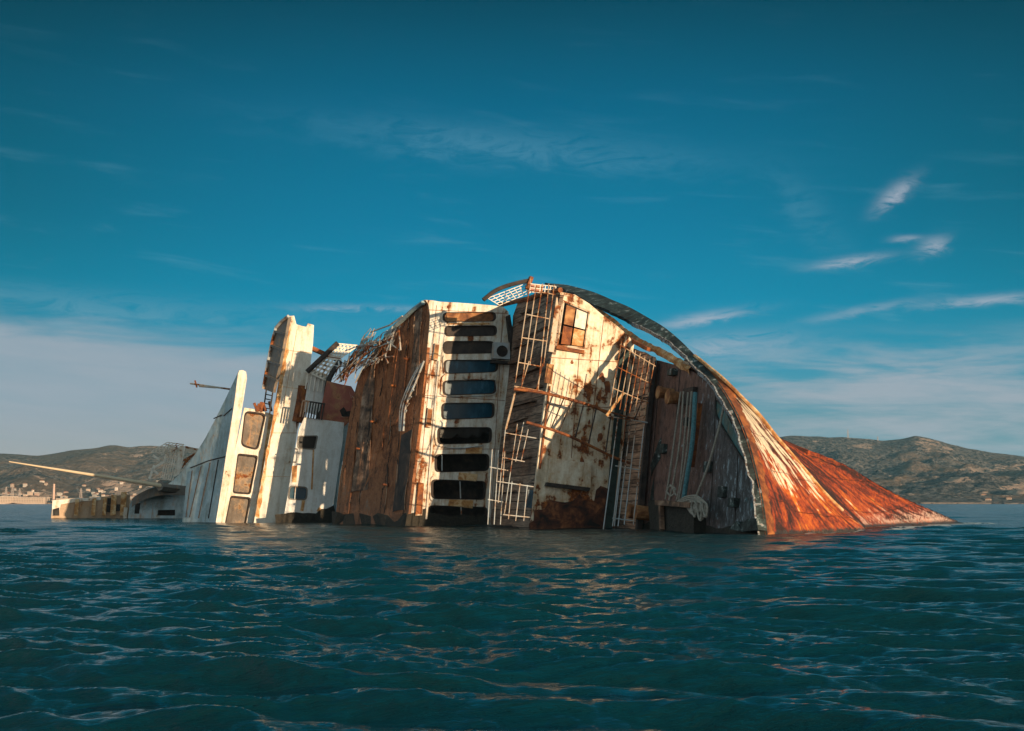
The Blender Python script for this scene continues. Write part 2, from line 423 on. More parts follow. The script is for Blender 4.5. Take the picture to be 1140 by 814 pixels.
M['foredeck'] = foredeck_mat()
def hull_mat():
    N = material('rusted_hull_plating', 0.72)
    uv = N.new('ShaderNodeUVMap'); uv.uv_map = 'UVMap'; q = uv.outputs[0]
    u, v, _ = N.xyz(q)
    s1 = N.noise(q, 1.0, 8, 0.66, (5.5, 20, 1), 0.5)
    s2 = N.noise(q, 1.0, 7, 0.70, (12, 75, 1), 0.6, (1.3, 4.2, 0))
    s3 = N.noise(q, 1.0, 6, 0.62, (3.2, 7.5, 1), 0.6, (7.3, 2.2, 0))
    fin = N.noise(N.co, 3.0, 7, 0.7)
    f = N.math('ADD', N.math('ADD', N.math('MULTIPLY', s1, 0.40), N.math('MULTIPLY', s2, 0.34)), N.math('MULTIPLY', fin, 0.26))
    f = N.math('ADD', f, N.math('MULTIPLY', N.math('SUBTRACT', s3, .5), .45))
    f = N.math('ADD', N.math('MULTIPLY', N.math('SUBTRACT', f, .505), 1.45), N.math('SUBTRACT', .482, N.math('MULTIPLY', N.sstep(v, .40, .60), .050)))
    c = N.ramp(f, [(0.35, (0.030, 0.009, 0.006)), (0.42, (0.15, 0.022, 0.008)), (0.48, (0.34, 0.050, 0.010)), (0.55, (0.52, 0.105, 0.012)), (0.62, (0.72, 0.25, 0.025)), (0.69, (0.82, 0.46, 0.10))])
    # remains of cream paint on the flare, torn lengthwise
    zone = N.math('MULTIPLY', N.sstep(u, 0.88, 0.45), N.math('MULTIPLY', N.sstep(v, 0.04, 0.12), N.sstep(v, 0.46, 0.36)))
    cm = N.math('ADD', N.math('ADD', N.math('MULTIPLY', s1, .5), N.math('MULTIPLY', s2, .5)), N.math('MULTIPLY', zone, 0.17))
    cm = N.math('ADD', cm, N.math('MULTIPLY', N.math('SUBTRACT', s3, .5), .30))
    c = N.mix(N.sstep(cm, 0.634, 0.655), c, N.mix(fin, (0.80, 0.66, 0.46), (0.92, 0.80, 0.62)))
    # dark gouges
    c = N.mix(N.math('MULTIPLY', N.sstep(N.math('ADD', N.math('MULTIPLY', s2, .6), N.math('MULTIPLY', s3, .4)), 0.42, 0.37), 0.85), c, (0.030, 0.012, 0.008))
    # dried salt and shell growth just above the water
    wz = N.xyz(N.new('ShaderNodeNewGeometry').outputs['Position'])[2]
    wx = N.xyz(N.new('ShaderNodeNewGeometry').outputs['Position'])[0]
    sh = N.math('SUBTRACT', N.math('ADD', N.math('MULTIPLY', s1, 2.6), N.math('MULTIPLY', s2, 2.0)), N.math('MULTIPLY', wz, 0.42))
    sh = N.math('ADD', sh, N.math('MULTIPLY', N.sstep(wx, 24, 45), 0.55))
    c = N.mix(N.math('MULTIPLY', N.math('MULTIPLY', N.math('MULTIPLY', N.sstep(sh, 1.95, 2.4), N.sstep(fin, .38, .56)), N.sstep(wx, 21, 27)), 0.8), c, (0.60, 0.44, 0.36))
    # plate seams and a wet weedy band at the water
    def seam(x, m, w):
        fr = N.math('ABSOLUTE', N.math('SUBTRACT', N.math('FRACT', N.math('ADD', N.math('MULTIPLY', x, m), N.math('MULTIPLY', s3, .22))), 0.5))
        return N.sstep(fr, w, w * .3)
    sm = N.math('MAXIMUM', N.math('MULTIPLY', seam(v, 9.0, .030), .8), N.math('MULTIPLY', seam(u, 7.0, .012), .8))
    c = N.mix(N.math('MULTIPLY', sm, N.sstep(fin, .40, .55)), c, (0.055, 0.016, 0.008))
    wet = N.sstep(N.math('ADD', wz, N.math('MULTIPLY', fin, -0.9)), -0.05, -0.30)
    c = N.mix(wet, c, (0.030, 0.020, 0.012))
    N.put(N.b.inputs['Base Color'], c)
    N.put(N.b.inputs['Roughness'], N.math('SUBTRACT', 0.74, N.math('MULTIPLY', wet, 0.4)))
    bump(N, N.math('ADD', N.math('ADD', N.math('ADD', N.math('MULTIPLY', s1, 3.0), s2), N.math('MULTIPLY', fin, 0.6)), N.math('ADD', N.math('MULTIPLY', sm, -.8), N.math('MULTIPLY', s3, 4.0))), 0.12)
    return N.m
M['hull'] = hull_mat()
def glass(name, c, rough=0.12):
    N = material(name, rough)
    n = N.noise(N.co, 0.9, 6, 0.65, (1, .4, 1))
    N.put(N.b.inputs['Base Color'], N.mix(N.sstep(n, 0.45, 0.72), c, tuple(min(1, x * 2.2 + .02) for x in c)))
    N.put(N.b.inputs['Roughness'], N.math('ADD', rough, N.math('MULTIPLY', n, 0.25)))
    N.b.inputs['Specular IOR Level'].default_value = 0.22
    bump(N, N.noise(N.co, 0.7, 2, .5), 0.02)
    return N.m
M['glass'] = glass('teal_window_glass', (0.006, 0.050, 0.085))
M['glass_dark'] = glass('dirty_dark_glass', (0.010, 0.010, 0.010), 0.3)
M['rubber'] = rusty('black_gasket', [(0.3, (0.010, 0.009, 0.009)), (0.7, (0.05, 0.03, 0.022))])
M['rope'] = rusty('weathered_rope', [(0.3, (0.16, 0.135, 0.11)), (0.7, (0.42, 0.38, 0.32))], 9)
M['rope_teal'] = rusty('faded_teal_rope', [(0.3, (0.03, 0.10, 0.12)), (0.7, (0.10, 0.26, 0.30))], 6)
M['weed'] = rusty('black_weed', [(0.3, (0.006, 0.006, 0.005)), (0.7, (0.035, 0.028, 0.018))], 3, bd=.08)

exec_parts = True

# ================================================================== SEA
def sea():
    radii = [1.2]
    while radii[-1] < 8000:
        r = radii[-1]
        q = 1.02 if r < 5 else 1.0031 if r < 120 else 1.0065 if r < 3000 else 1.10
        radii.append(r * q)
    radii = np.array(radii)
    a = np.concatenate([np.linspace(-math.pi, -0.62, 40)[:-1], np.linspace(-0.62, 0.62, 960), np.linspace(0.62, math.pi, 40)[1:]])
    a = a[:-1]                                   # the last column is the first one again
    RR, AA = np.meshgrid(radii, a, indexing='ij')
    X0, Y0 = RR * np.sin(AA), RR * np.cos(AA)
    step = np.gradient(radii)[:, None] * np.ones_like(AA)
    X, Y, Z = X0.copy(), Y0.copy(), np.zeros_like(X0)
    comps = []
    wind = R(205)                                # where the waves run: towards the camera and a little left
    for lo, hi, n, slope in ((9, 24, 7, 0.018), (4, 9, 12, 0.058), (1.7, 4, 24, 0.105), (0.7, 1.7, 40, 0.135), (0.24, 0.7, 56, 0.125)):
        for _ in range(n):
            lam = lo * (hi / lo) ** rng.random(); kk = 2 * math.pi / lam
            amp = slope / math.sqrt(n) * math.sqrt(2) / kk * (0.6 + 0.8 * rng.random())
            comps.append((lam, amp, wind + rng.normal() * (0.26 if lam > 1.7 else 0.34 if lam > .7 else 0.42), rng.random() * 6.283))
    # slow gusts make calmer and rougher patches
    gust = 0.90 + 0.50 * np.sin(X0 * 0.043 + 1.3 + 1.1 * np.sin(Y0 * 0.031)) * np.sin(Y0 * 0.057 + 0.7 * np.sin(X0 * 0.027))
    lost = np.zeros_like(X0)                     # slope of the ripples too small for the mesh: it becomes roughness
    for lam, amp, th, ph in comps:
        kk = 2 * math.pi / lam; cx, cy = math.sin(th), math.cos(th)
        fade = np.clip((lam / step - 2.2) / 2.5, 0, 1)
        lost += (amp * kk) ** 2 * 0.5 * (1 - fade ** 2)
        if fade.max() <= 0: continue
        p = kk * (X0 * cx + Y0 * cy) + ph
        g = gust if lam < 4 else 1.0
        A = amp * fade * g
        Z += A * np.cos(p)
        s = 0.45 * A * np.sin(p)
        X -= s * cx; Y -= s * cy
    near = np.clip((RR - 1.5) / 4, 0, 1); Z *= near

    nr, na = RR.shape
    co = np.stack([X, Y, Z], -1).reshape(-1, 3).astype(np.float32)
    i = np.arange(nr - 1)[:, None] * na; j = np.arange(na)[None, :]; j2 = (j + 1) % na
    quads = np.stack([i + j, i + j2, i + na + j2, i + na + j], -1).reshape(-1, 4)
    # foam: a broken line where the hull slopes into the water, and a few whitecaps
    def seg(ax, ay, bx, by):
        vx, vy = bx - ax, by - ay; L2 = vx * vx + vy * vy
        t = np.clip(((X0 - ax) * vx + (Y0 - ay) * vy) / L2, 0, 1)
        return np.hypot(X0 - ax - t * vx, Y0 - ay - t * vy)
    fo = np.zeros_like(X0); heap = np.zeros_like(X0)
    for (p, q, w, hh) in FOAM_LINES:
        g = np.exp(-(seg(p[0], p[1], q[0], q[1]) / w) ** 2); fo = np.maximum(fo, g); heap = np.maximum(heap, g * hh)
    Z += heap * np.clip(fbm(X0 / 0.9, Y0 / 2.2, 4, 90) * 2.4 + .35, 0, 1.2)        # the wash heaps up against the plating
    caps = np.clip((Z - 0.36) / 0.2, 0, 1) * (RR > 90)
    fo = np.maximum(fo, caps * 0.8)
    me = bpy.data.meshes.new('sea')
    me.vertices.add(len(co)); me.vertices.foreach_set('co', co.ravel())
    me.loops.add(quads.size); me.loops.foreach_set('vertex_index', quads.ravel().astype(np.int32))
    me.polygons.add(len(quads)); me.polygons.foreach_set('loop_start', np.arange(0, quads.size, 4, dtype=np.int32))
    me.update(calc_edges=True); me.shade_smooth()
    at = me.attributes.new('foam', 'FLOAT', 'POINT'); at.data.foreach_set('value', fo.ravel().astype(np.float32))
    at = me.attributes.new('ripple', 'FLOAT', 'POINT'); at.data.foreach_set('value', np.sqrt(lost).ravel().astype(np.float32))
    N = material('sea_water', 0.05)
    b = N.b; b.inputs['IOR'].default_value = 1.333
    foam = N.new('ShaderNodeAttribute', attribute_name='foam').outputs['Fac']
    fn = N.noise(N.co, 1.5, 7, 0.7)
    fm = N.sstep(N.math('ADD', N.math('MULTIPLY', foam, 0.62), N.math('MULTIPLY', N.math('SUBTRACT', fn, .5), 1.5)), 0.42, 0.66)
    fm = N.math('MULTIPLY', fm, N.sstep(foam, 0.03, 0.2))
    deep = N.mix(N.noise(N.co, 0.05, 3, .5), (0.0004, 0.013, 0.017), (0.0010, 0.028, 0.034))
    N.put(b.inputs['Base Color'], N.mix(fm, deep, (0.62, 0.60, 0.56)))
    rip = N.new('ShaderNodeAttribute', attribute_name='ripple').outputs['Fac']
    N.put(b.inputs['Roughness'], N.math('ADD', N.math('ADD', 0.05, N.math('MULTIPLY', N.sstep(rip, 0.08, 0.32), 0.12)), N.math('MULTIPLY', fm, 0.5)))
    r1 = N.noise(N.co, 2.0, 5, 0.66, (0.50, 1.5, 1), 0.5)
    r2 = N.noise(N.co, 6.0, 5, 0.68, (0.5, 1.4, 1), 0.4)
    r3 = N.noise(N.co, 15.0, 4, 0.65, (0.55, 1.3, 1), 0.3)
    bump(N, N.math('ADD', N.math('ADD', N.math('MULTIPLY', r1, 1.0), N.math('MULTIPLY', r2, 0.46)), N.math('MULTIPLY', r3, 0.14)), 0.105)
    me.materials.append(N.m)
    o = bpy.data.objects.new('sea', me); COL.objects.link(o)
    return tag(o, kind='structure')

# ================================================================== HILLS AND FAR SHORE
def vnoise(x, y, seed):
    r = np.random.default_rng(seed); T = r.random((256, 256))
    xi, yi = np.floor(x).astype(int), np.floor(y).astype(int); fx, fy = x - xi, y - yi
    fx, fy = fx * fx * (3 - 2 * fx), fy * fy * (3 - 2 * fy)
    g = lambda i, j: T[i % 256, j % 256]
    return (g(xi, yi) * (1 - fx) + g(xi + 1, yi) * fx) * (1 - fy) + (g(xi, yi + 1) * (1 - fx) + g(xi + 1, yi + 1) * fx) * fy
def fbm(x, y, o, seed):
    s, a = 0, 0.5
    for i in range(o):
        s = s + a * (vnoise(x * 2 ** i, y * 2 ** i, seed + i) - 0.5); a *= 0.52
    return s
PROFILE = [(-1600, 536), (-600, 528), (-300, 517), (-100, 510), (0, 508), (40, 510), (62, 507), (82, 503), (108, 501), (126, 498), (142, 501.5), (156, 499),
           (170, 498), (190, 500), (212, 500), (260, 503), (330, 512), (420, 522), (520, 528), (640, 520), (740, 505), (820, 494), (880, 487), (922, 489),
           (948, 490), (970, 492), (985, 494), (1000, 492), (1020, 488.5), (1032, 491), (1052, 497), (1075, 503), (1100, 507.5), (1140, 512), (1200, 518), (1300, 524), (1500, 534), (2600, 540)]
R0, R1 = 2900.0, 5600.0
def terrain_h(azm, r):
    px = 570 + np.tan(azm) * FPX
    t = (r - R0) / (R1 - R0)
    x, y = r * np.sin(azm), r * np.cos(azm)
    pw = px + np.clip(1 - t, 0, 1) * (fbm(x / 700 + 11, y / 700 + 3, 4, 33) * 420)      # spurs wander as they come down
    prof = sum(np.interp(pw + dpx * np.clip(1.15 - t, .03, 1), [p[0] for p in PROFILE], [560 - p[1] for p in PROFILE]) for dpx in (-36, -18, 0, 18, 36)) / 5 / FPX
    n1 = fbm(x / 900 + 31, y / 900 + 7, 6, 3)
    n2 = fbm(x / 190 + 5, y / 190 + 9, 5, 20)
    n3 = fbm(x / 34 + 5, y / 34 + 9, 3, 40)
    gul = 0.12 - np.abs(fbm(x / 330 + 3, y / 420 + 2, 4, 60))
    tt = np.clip(t, 0, 1)
    g = 0.05 * np.clip(t * 12, 0, 1) + 0.95 * np.clip((tt - 0.06) / 0.94, 0, 1) ** 1.25
    g = g + np.clip(tt * 3, 0, 1) * (1 - tt) * n1 * 0.95
    dome = np.exp(-((px - 38) / 34) ** 2 - ((t - 0.42) / 0.14) ** 2) * 0.22 + np.exp(-((px - 1092) / 60) ** 2 - ((t - 0.30) / 0.12) ** 2) * 0.24
    g = g + dome
    back = np.clip(1 - (t - 1) * 1.1, 0.2, 1)
    h = prof * r * g * back
    h = h + np.clip(t * 4, 0, 1) * np.where(t > .8, np.clip((1.0 - t) * 5, .35, 1), 1) * (n2 * 44 + n3 * 16 + gul * 150) * np.where(t > 0.93, 0.45, 1.0)
    return np.where(t <= 0, -6.0, np.maximum(h + 1.5, 0.5))
def hills():
    a = np.arange(-0.86, 0.86, 0.00085); t = np.concatenate([[-0.02], np.linspace(0.0, 0.2, 40), np.linspace(0.2, 1.06, 130)[1:], [1.25, 1.6]])
    r = R0 + t * (R1 - R0)
    RR, AA = np.meshgrid(r, a, indexing='ij')
    H = terrain_h(AA, RR)
    X, Y = RR * np.sin(AA), RR * np.cos(AA)
    co = np.stack([X, Y, H], -1).reshape(-1, 3).astype(np.float32)
    nr, na = RR.shape
    i = np.arange(nr - 1)[:, None] * na; j = np.arange(na - 1)[None, :]
    quads = np.stack([i + j, i + j + 1, i + na + j + 1, i + na + j], -1).reshape(-1, 4)
    # quarry faces, cleared ground and bare rock where they lie on the slopes
    px = 570 + np.tan(AA) * FPX; py = 560 - (H - 2) / (RR * np.cos(AA)) * FPX
    jag = fbm(X / 70, Y / 200, 5, 77) * 4.0
    bare = np.zeros_like(H)
    for (cx, cy, w, h, s) in ((1015, 537.5, 18, 3.5, 1), (1060, 534, 16, 3.2, 1), (1092, 523, 22, 2.6, .9), (1134, 546, 22, 6.5, 1), (1136, 519, 24, 2.2, .8),
                              (956, 497, 13, 4, .75), (908, 491, 6, 3, .7), (1026, 497, 14, 7, .7), (1052, 503, 9, 4, .6), (1095, 549, 6, 2, .9), (1096, 557, 5, 2, .9), (1030, 550, 40, 3, .35),
                              (120, 538, 22, 5, .8), (18, 541, 26, 3, .8), (40, 527, 24, 8, .45), (160, 505, 14, 9, .5), (188, 500, 10, 5, .5), (150, 549, 60, 9, .85), (40, 551, 60, 8, .85), (1200, 545, 40, 7, .8)):
        q = ((px - cx) / w) ** 2 + ((py - cy) / h) ** 2
        bare = np.maximum(bare, s * np.clip(1.15 - q * .8 + jag * .9, 0, 1) * .8)
    shore = np.clip(1 - (RR - R0) / 60, 0, 1) * (RR > R0)
    bare = np.maximum(bare, shore * 0.9)
    me = bpy.data.meshes.new('hills')
    me.vertices.add(len(co)); me.vertices.foreach_set('co', co.ravel())
    me.loops.add(quads.size); me.loops.foreach_set('vertex_index', quads.ravel().astype(np.int32))
    me.polygons.add(len(quads)); me.polygons.foreach_set('loop_start', np.arange(0, quads.size, 4, dtype=np.int32))
    me.update(calc_edges=True); me.shade_smooth()
    me.attributes.new('bare', 'FLOAT', 'POINT').data.foreach_set('value', bare.ravel().astype(np.float32))
    N = material('scrub_and_rock_slopes', 0.95)
    bare_n = N.new('ShaderNodeAttribute', attribute_name='bare').outputs['Fac']
    n0 = N.noise(N.co, 0.0035, 7, 0.62); n1 = N.noise(N.co, 0.016, 6, 0.65, loc=(40, 3, 1)); n2 = N.noise(N.co, 0.075, 5, 0.7, (1, .6, 1))
    x = N.xyz(N.co)[0]
    c = N.mix(N.sstep(n2, 0.40, 0.60), (0.046, 0.052, 0.058), (0.21, 0.185, 0.17))
    dry = N.math('ADD', N.math('ADD', N.math('MULTIPLY', n0, .6), N.math('MULTIPLY', n1, .4)), N.math('MULTIPLY', N.sstep(x, 900, -900), 0.085))
    c = N.mix(N.math('MULTIPLY', N.sstep(dry, 0.50, 0.60), 0.85), c, N.mix(n2, (0.10, 0.07, 0.052), (0.26, 0.185, 0.14)))
    c = N.mix(N.sstep(N.math('ADD', N.math('MULTIPLY', n1, .6), N.math('MULTIPLY', n2, .4)), 0.60, 0.68), c, (0.34, 0.25, 0.20))
    bm_ = N.sstep(N.math('ADD', bare_n, N.math('ADD', N.math('MULTIPLY', N.math('SUBTRACT', n2, 0.5), 2.0), N.math('MULTIPLY', N.math('SUBTRACT', n1, 0.5), 2.2))), 0.42, 0.60)
    c = N.mix(bm_, c, N.mix(n2, (0.30, 0.19, 0.14), (0.58, 0.42, 0.33)))
    N.put(N.b.inputs['Base Color'], c)
    N.b.inputs['Specular IOR Level'].default_value = 0.1
    bump(N, N.math('ADD', n2, N.math('MULTIPLY', n1, 2)), 16.0, 1.0)
    me.materials.append(N.m)
    o = bpy.data.objects.new('hills', me); COL.objects.link(o)
    return tag(o, kind='structure')
hills()

def ground_at(px, r):
    a = math.atan((px - 570) / FPX)
    h = float(terrain_h(np.array([[a]]), np.array([[r]]))[0, 0])
    return Vector((r * math.sin(a), r * math.cos(a), h)), a
def plain(name, c, rough=.85):
    N = material(name, rough); n = N.noise(N.co, 0.25, 4, .6)
    N.put(N.b.inputs['Base Color'], N.mix(n, tuple(x * .72 for x in c), tuple(min(1, x * 1.15) for x in c))); return N.m
HOUSE = [plain('house_white', (0.56, 0.48, 0.42)), plain('house_cream', (0.46, 0.35, 0.28)), plain('house_pink', (0.40, 0.27, 0.22)), plain('house_grey', (0.34, 0.32, 0.30))]
TILE = plain('roof_tile', (0.33, 0.15, 0.09)); FLATR = plain('flat_roof', (0.42, 0.37, 0.33)); WIN = plain('far_window', (0.05, 0.05, 0.05))
def house(px, r, w, dpt, h, mat, roof, label, group, name='house'):
    p, a = ground_at(px, r); bm = bmesh.new()
    box(bm, (-w / 2, -dpt / 2, -8), (w / 2, dpt / 2, h))
    nf = len(bm.faces)
    if roof == 'tile':
        e = 0.6; v = [bm.verts.new(q) for q in ((-w / 2 - e, -dpt / 2 - e, h + .02), (w / 2 + e, -dpt / 2 - e, h + .02), (w / 2 + e, dpt / 2 + e, h + .02), (-w / 2 - e, dpt / 2 + e, h + .02), (-w * .22, 0, h + 2.2), (w * .22, 0, h + 2.2))]
        for f in ((0, 1, 5, 4), (1, 2, 5), (2, 3, 4, 5), (3, 0, 4), (3, 2, 1, 0)): bm.faces.new([v[q] for q in f])
    else:
        box(bm, (-w / 2 - .3, -dpt / 2 - .3, h + .01), (w / 2 + .3, dpt / 2 + .3, h + .7))
    nr_ = len(bm.faces)
    for fl in range(max(1, int(h / 3))):
        for q in range(int(w / 3.2)):
            x = -w / 2 + 1.4 + q * 3.1
            if x + 1.3 < w / 2: box(bm, (x, -dpt / 2 - .06, fl * 3 + 1.0), (x + 1.3, -dpt / 2 + .05, fl * 3 + 2.3))
    bm.faces.ensure_lookup_table()
    for q, f in enumerate(bm.faces): f.material_index = 0 if q < nf else 1 if q < nr_ else 2
    o = link(name, bm, [mat, TILE if roof == 'tile' else FLATR, WIN], world=True)
    o.location = p; o.rotation_euler = (0, 0, -a + random.uniform(-.5, .5))
    return tag(o, label, 'house', group)
for i in range(170):
    px = random.choice((random.uniform(-60, 205), random.uniform(60, 200), random.uniform(0, 60)))
    r = R0 + 25 + random.random() ** 1.4 * 800
    w = random.uniform(5, 12)
    house(px, r, w, random.uniform(6, 10), random.choice((3.2, 3.2, 6.2)), HOUSE[random.choice((0, 0, 1, 1, 2, 3))], random.choice(('tile', 'flat', 'flat')),
          'tiny pale house among many in the shore town below the left hills', 'houses of the far shore town')
for px, r, w in ((1098, R0 + 160, 12), (1093, R0 + 310, 15), (1121, R0 + 240, 10), (1066, R0 + 420, 9)):
    house(px, r, w, 9, 3.5, HOUSE[1], 'tile', 'tiny pale house on the far shore below the right hills', 'houses below the right hills')
for px, r, w, h in ((8, R0 + 20, 46, 12), (36, R0 + 18, 60, 10), (86, R0 + 20, 70, 9)):
    house(px, r, w, 18, h, HOUSE[1], 'flat', 'long low waterfront shed on the far left shore', 'waterfront sheds', 'waterfront_shed')
# the tall chimney over the town
p, a = ground_at(62, R0 + 60); bm = bmesh.new()
tube(bm, [(0, 0, -6), (0, 0, 20), (0, 0, 36)], 2.6, 12, 1.8)
for zz in (34.2, 30): tube(bm, [(0, 0, zz), (0, 0, zz + 1.0)], 2.35, 12)
o = link('factory_chimney', bm, plain('chimney_concrete', (0.62, 0.42, 0.34)), world=True); o.location = p
tag(o, 'tall pale chimney rising alone above the far left shore town', 'chimney')
def lattice(name, px, r, h, w, label, cat, group=None):
    p, a = ground_at(px, r); bm = bmesh.new()
    c = [(-1, -1), (1, -1), (1, 1), (-1, 1)]; n = 7
    lv = [[Vector((x * w * (1 - .85 * q / n), y * w * (1 - .85 * q / n), h * q / n)) for x, y in c] for q in range(n + 1)]
    for q in range(n):
        for e in range(4):
            bar(bm, lv[q][e], lv[q + 1][e], .5, .5); bar(bm, lv[q][e], lv[q + 1][(e + 1) % 4], .3, .3); bar(bm, lv[q + 1][e], lv[q + 1][(e + 1) % 4], .3, .3)
    for zz, l in ((.72, 1.6), (.86, 1.2)): bar(bm, (-w * l, 0, h * zz), (w * l, 0, h * zz), .5, .5)
    o = link(name, bm, plain('galvanised', (.40, .33, .30)), world=True); o.location = p
    return tag(o, label, cat, group)
lattice('radio_mast', 944, R1 - 20, 34, 3, 'thin lattice mast on the crest of the right hills', 'mast')
lattice('radio_mast', 977, R1 - 20, 18, 2, 'short faint mast on the right ridge, beside the rocky peak', 'mast')
for px, r in ((9, R0 + 40), (16, R0 + 90), (92, R0 + 160), (24, R0 + 300)):
    lattice('power_pylon', px, r, 30, 3.2, 'small lattice power pylon standing behind the far left shore', 'pylon', 'pylons behind the far shore')

# ================================================================== THE WRECK
ship = bpy.data.objects.new('shipwreck', None); COL.objects.link(ship); ship.matrix_world = SHIP
tag(ship, 'huge rusting passenger ship lying capsized on its side in the shallow sea', 'shipwreck')
def part(name, bm, mat, parent=None, smooth=False, label=None):
    o = link(name, bm, mat, parent or ship, smooth)
    if label: o['label'] = label
    return o
DN = lambda v: Vector(v)
FX, DX = Vector((1, 0, 0)), Vector((-1, 0, 0))
def below(L, i, j, dy=-5):
    """pushes the two waterline corners of an outline down under the water"""
    for q in (i, j): L[q] = L[q] + Vector((0, dy, 0))
    return L

# ---- hull: the bow flare, the plating under it, and the long body behind
H_px = [(760, 405), (770, 408), (783, 414), (800, 428), (818, 457), (832, 490), (843, 530), (850, 565), (854, 600), (856, 640)]
Hc = smooth_curve([on(x, y, 'Z', 0.0) for x, y in H_px], 90)
C_w = [(766, 393, 103), (776, 398, 101), (790, 409, 98.5), (808, 424, 96.5), (829, 445, 95.4), (847, 463, 95.0), (865, 486, 94.7), (883, 507, 94.6), (900, 527, 94.8), (918, 548, 95.2), (938, 568, 96), (966, 592, 97.4), (1010, 640, 99)]
Cc = [Vector(p) for p in smooth_curve([dl(*p) for p in C_w], 90)]
T_w = [(772, 412, 110), (790, 424, 109), (815, 446, 108), (840, 466, 106), (868, 487, 106), (909, 504, 109), (940, 518, 113), (962, 530, 116), (985, 543, 120), (1020, 561, 127), (1064, 579, 137), (1110, 597, 148), (1150, 615, 158)]
Tc = [Vector(p) for p in smooth_curve([dl(*p) for p in T_w], 90)]
bm = bmesh.new(); uvl = bm.loops.layers.uv.new('UVMap')
rr = random.Random(5)
NS1, NS2, NB = 24, 40, 10
rowsv = []
for i in range(90):
    h, c, t = Hc[i], Cc[i], Tc[i]; u = i / 89; row = []
    for j in range(NS1 + 1):
        v = j / NS1; p = h.lerp(c, v)
        fold = math.exp(-((v - .40 - .25 * (u - .6)) / .10) ** 2) * min(1, max(0, (u - .42) * 4))
        p = p + Vector((0, -0.35 * math.sin(v * math.pi), 0.15 * math.sin(v * math.pi))) + Vector((-.45, -.25, 0)) * fold        # the flare is hollow and buckled
        row.append((p, u, v * 0.42))
    for j in range(1, NS2 + 1):
        v = j / NS2; p = c.lerp(t, v)
        sag = math.sin(v * math.pi) * (t - c).length * 0.07
        p = p + Vector((0, -sag, sag * .3)); row.append((p, u, 0.42 + v * 0.5))
    for j in range(1, NB + 1):
        v = j / NB; row.append((t + Vector((-2.5 * v, -16 * v ** 1.1, -4 * math.sin(v * 1.57) * min(1, max(0, u - .3) * 3))), u, 0.92 + v * .3))
    rowsv.append(row)
def wob(p, s): return s * (math.sin(p.x * 1.9 + p.z * 2.3) * .5 + math.sin(p.x * .83 - p.z * 1.1 + 1.7) * .7 + math.sin(p.x * 3.7 + p.y * 3.1) * .3)
V = [[(bm.verts.new(p + Vector((0, 1, 0.2)) * (wob(p, 0.07) if 0 < j else 0)), u, v) for j, (p, u, v) in enumerate(row)] for row in rowsv]
def face(vs):
    try: f = bm.faces.new([q[0] for q in vs])
    except ValueError: return
    for l, q in zip(f.loops, vs): l[uvl].uv = (q[1], q[2])
for i in range(89):
    for j in range(len(V[0]) - 1):
        if 22 < i < 26 and False: continue
        face((V[i][j], V[i + 1][j], V[i + 1][j + 1], V[i][j + 1]))
bow_hull = part('hull', bm, M['hull'], smooth=True)
bm = bmesh.new(); tube(bm, [p + Vector((0, .04, .10)) for p in Cc[6:66]], .13, 6)
part('rubbing_strake', bm, M['timber'], bow_hull)
bm = bmesh.new(); prev = None; r1 = random.Random(44)
for p, c in zip(Hc[2:], Cc[2:]):
    dv = (c - p).normalized(); w = .85 + r1.uniform(-.16, .16); nn = Vector((0, .10, .05))
    cur = [bm.verts.new(p - dv * .12 + nn), bm.verts.new(p + dv * w + nn), bm.verts.new(p + dv * (w + .05) - nn * .5), bm.verts.new(p - dv * .12 - nn * .5)]
    if prev:
        for q in range(4): bm.faces.new((prev[q], prev[(q + 1) % 4], cur[(q + 1) % 4], cur[q]))
    prev = cur
part('edge_plate', bm, M['rust'], bow_hull)
# the long body astern of the bow, hidden behind the upperworks, sinking towards the stern
def body_top(X):                                 # local Y of the upper side
    return np.interp(-X, [20, 30, 45, 60, 85, 110, 140, 165], [11.5, 14.0, 16.0, 14.5, 10.0, 6.5, 3.6, 2.2])
bm = bmesh.new(); prev = None
for q in range(40):
    X = -26 - q * 3.4; yt = float(body_top(X)) - 0.6
    prof = [(-7, -.6), (yt - 2.0, -.6), (yt - .1, -.7), (yt - .6, -1.6), (yt - 3.0, -3.4), (yt - 7.5, -5.5), (-7, -7)]
    cur = [bm.verts.new((X, y, z)) for y, z in prof]
    if prev:
        for w in range(len(cur)): bm.faces.new((prev[w], prev[(w + 1) % len(cur)], cur[(w + 1) % len(cur)], cur[w]))
    else: bm.faces.new(cur)
    prev = cur
bm.faces.new(prev[::-1])
part('hull_side', bm, M['rust'])

# ---- foredeck
fd = [(731, 401), (745, 405), (757, 407), (775, 416), (790, 429), (803, 448), (815, 472), (826, 497), (835, 522), (843, 552), (848, 580), (851, 598)]
L = [on(x, y, 'Z', 0.0) for x, y in fd]; L = L + [L[-1] + Vector((0, -5, 0)), on(712, 590, 'Z', 0.0) + Vector((0, -5, 0))]
bm = bmesh.new(); prism(bm, L, Vector((0, 0, -.3))); foredeck = part('foredeck', bm, M['foredeck'])
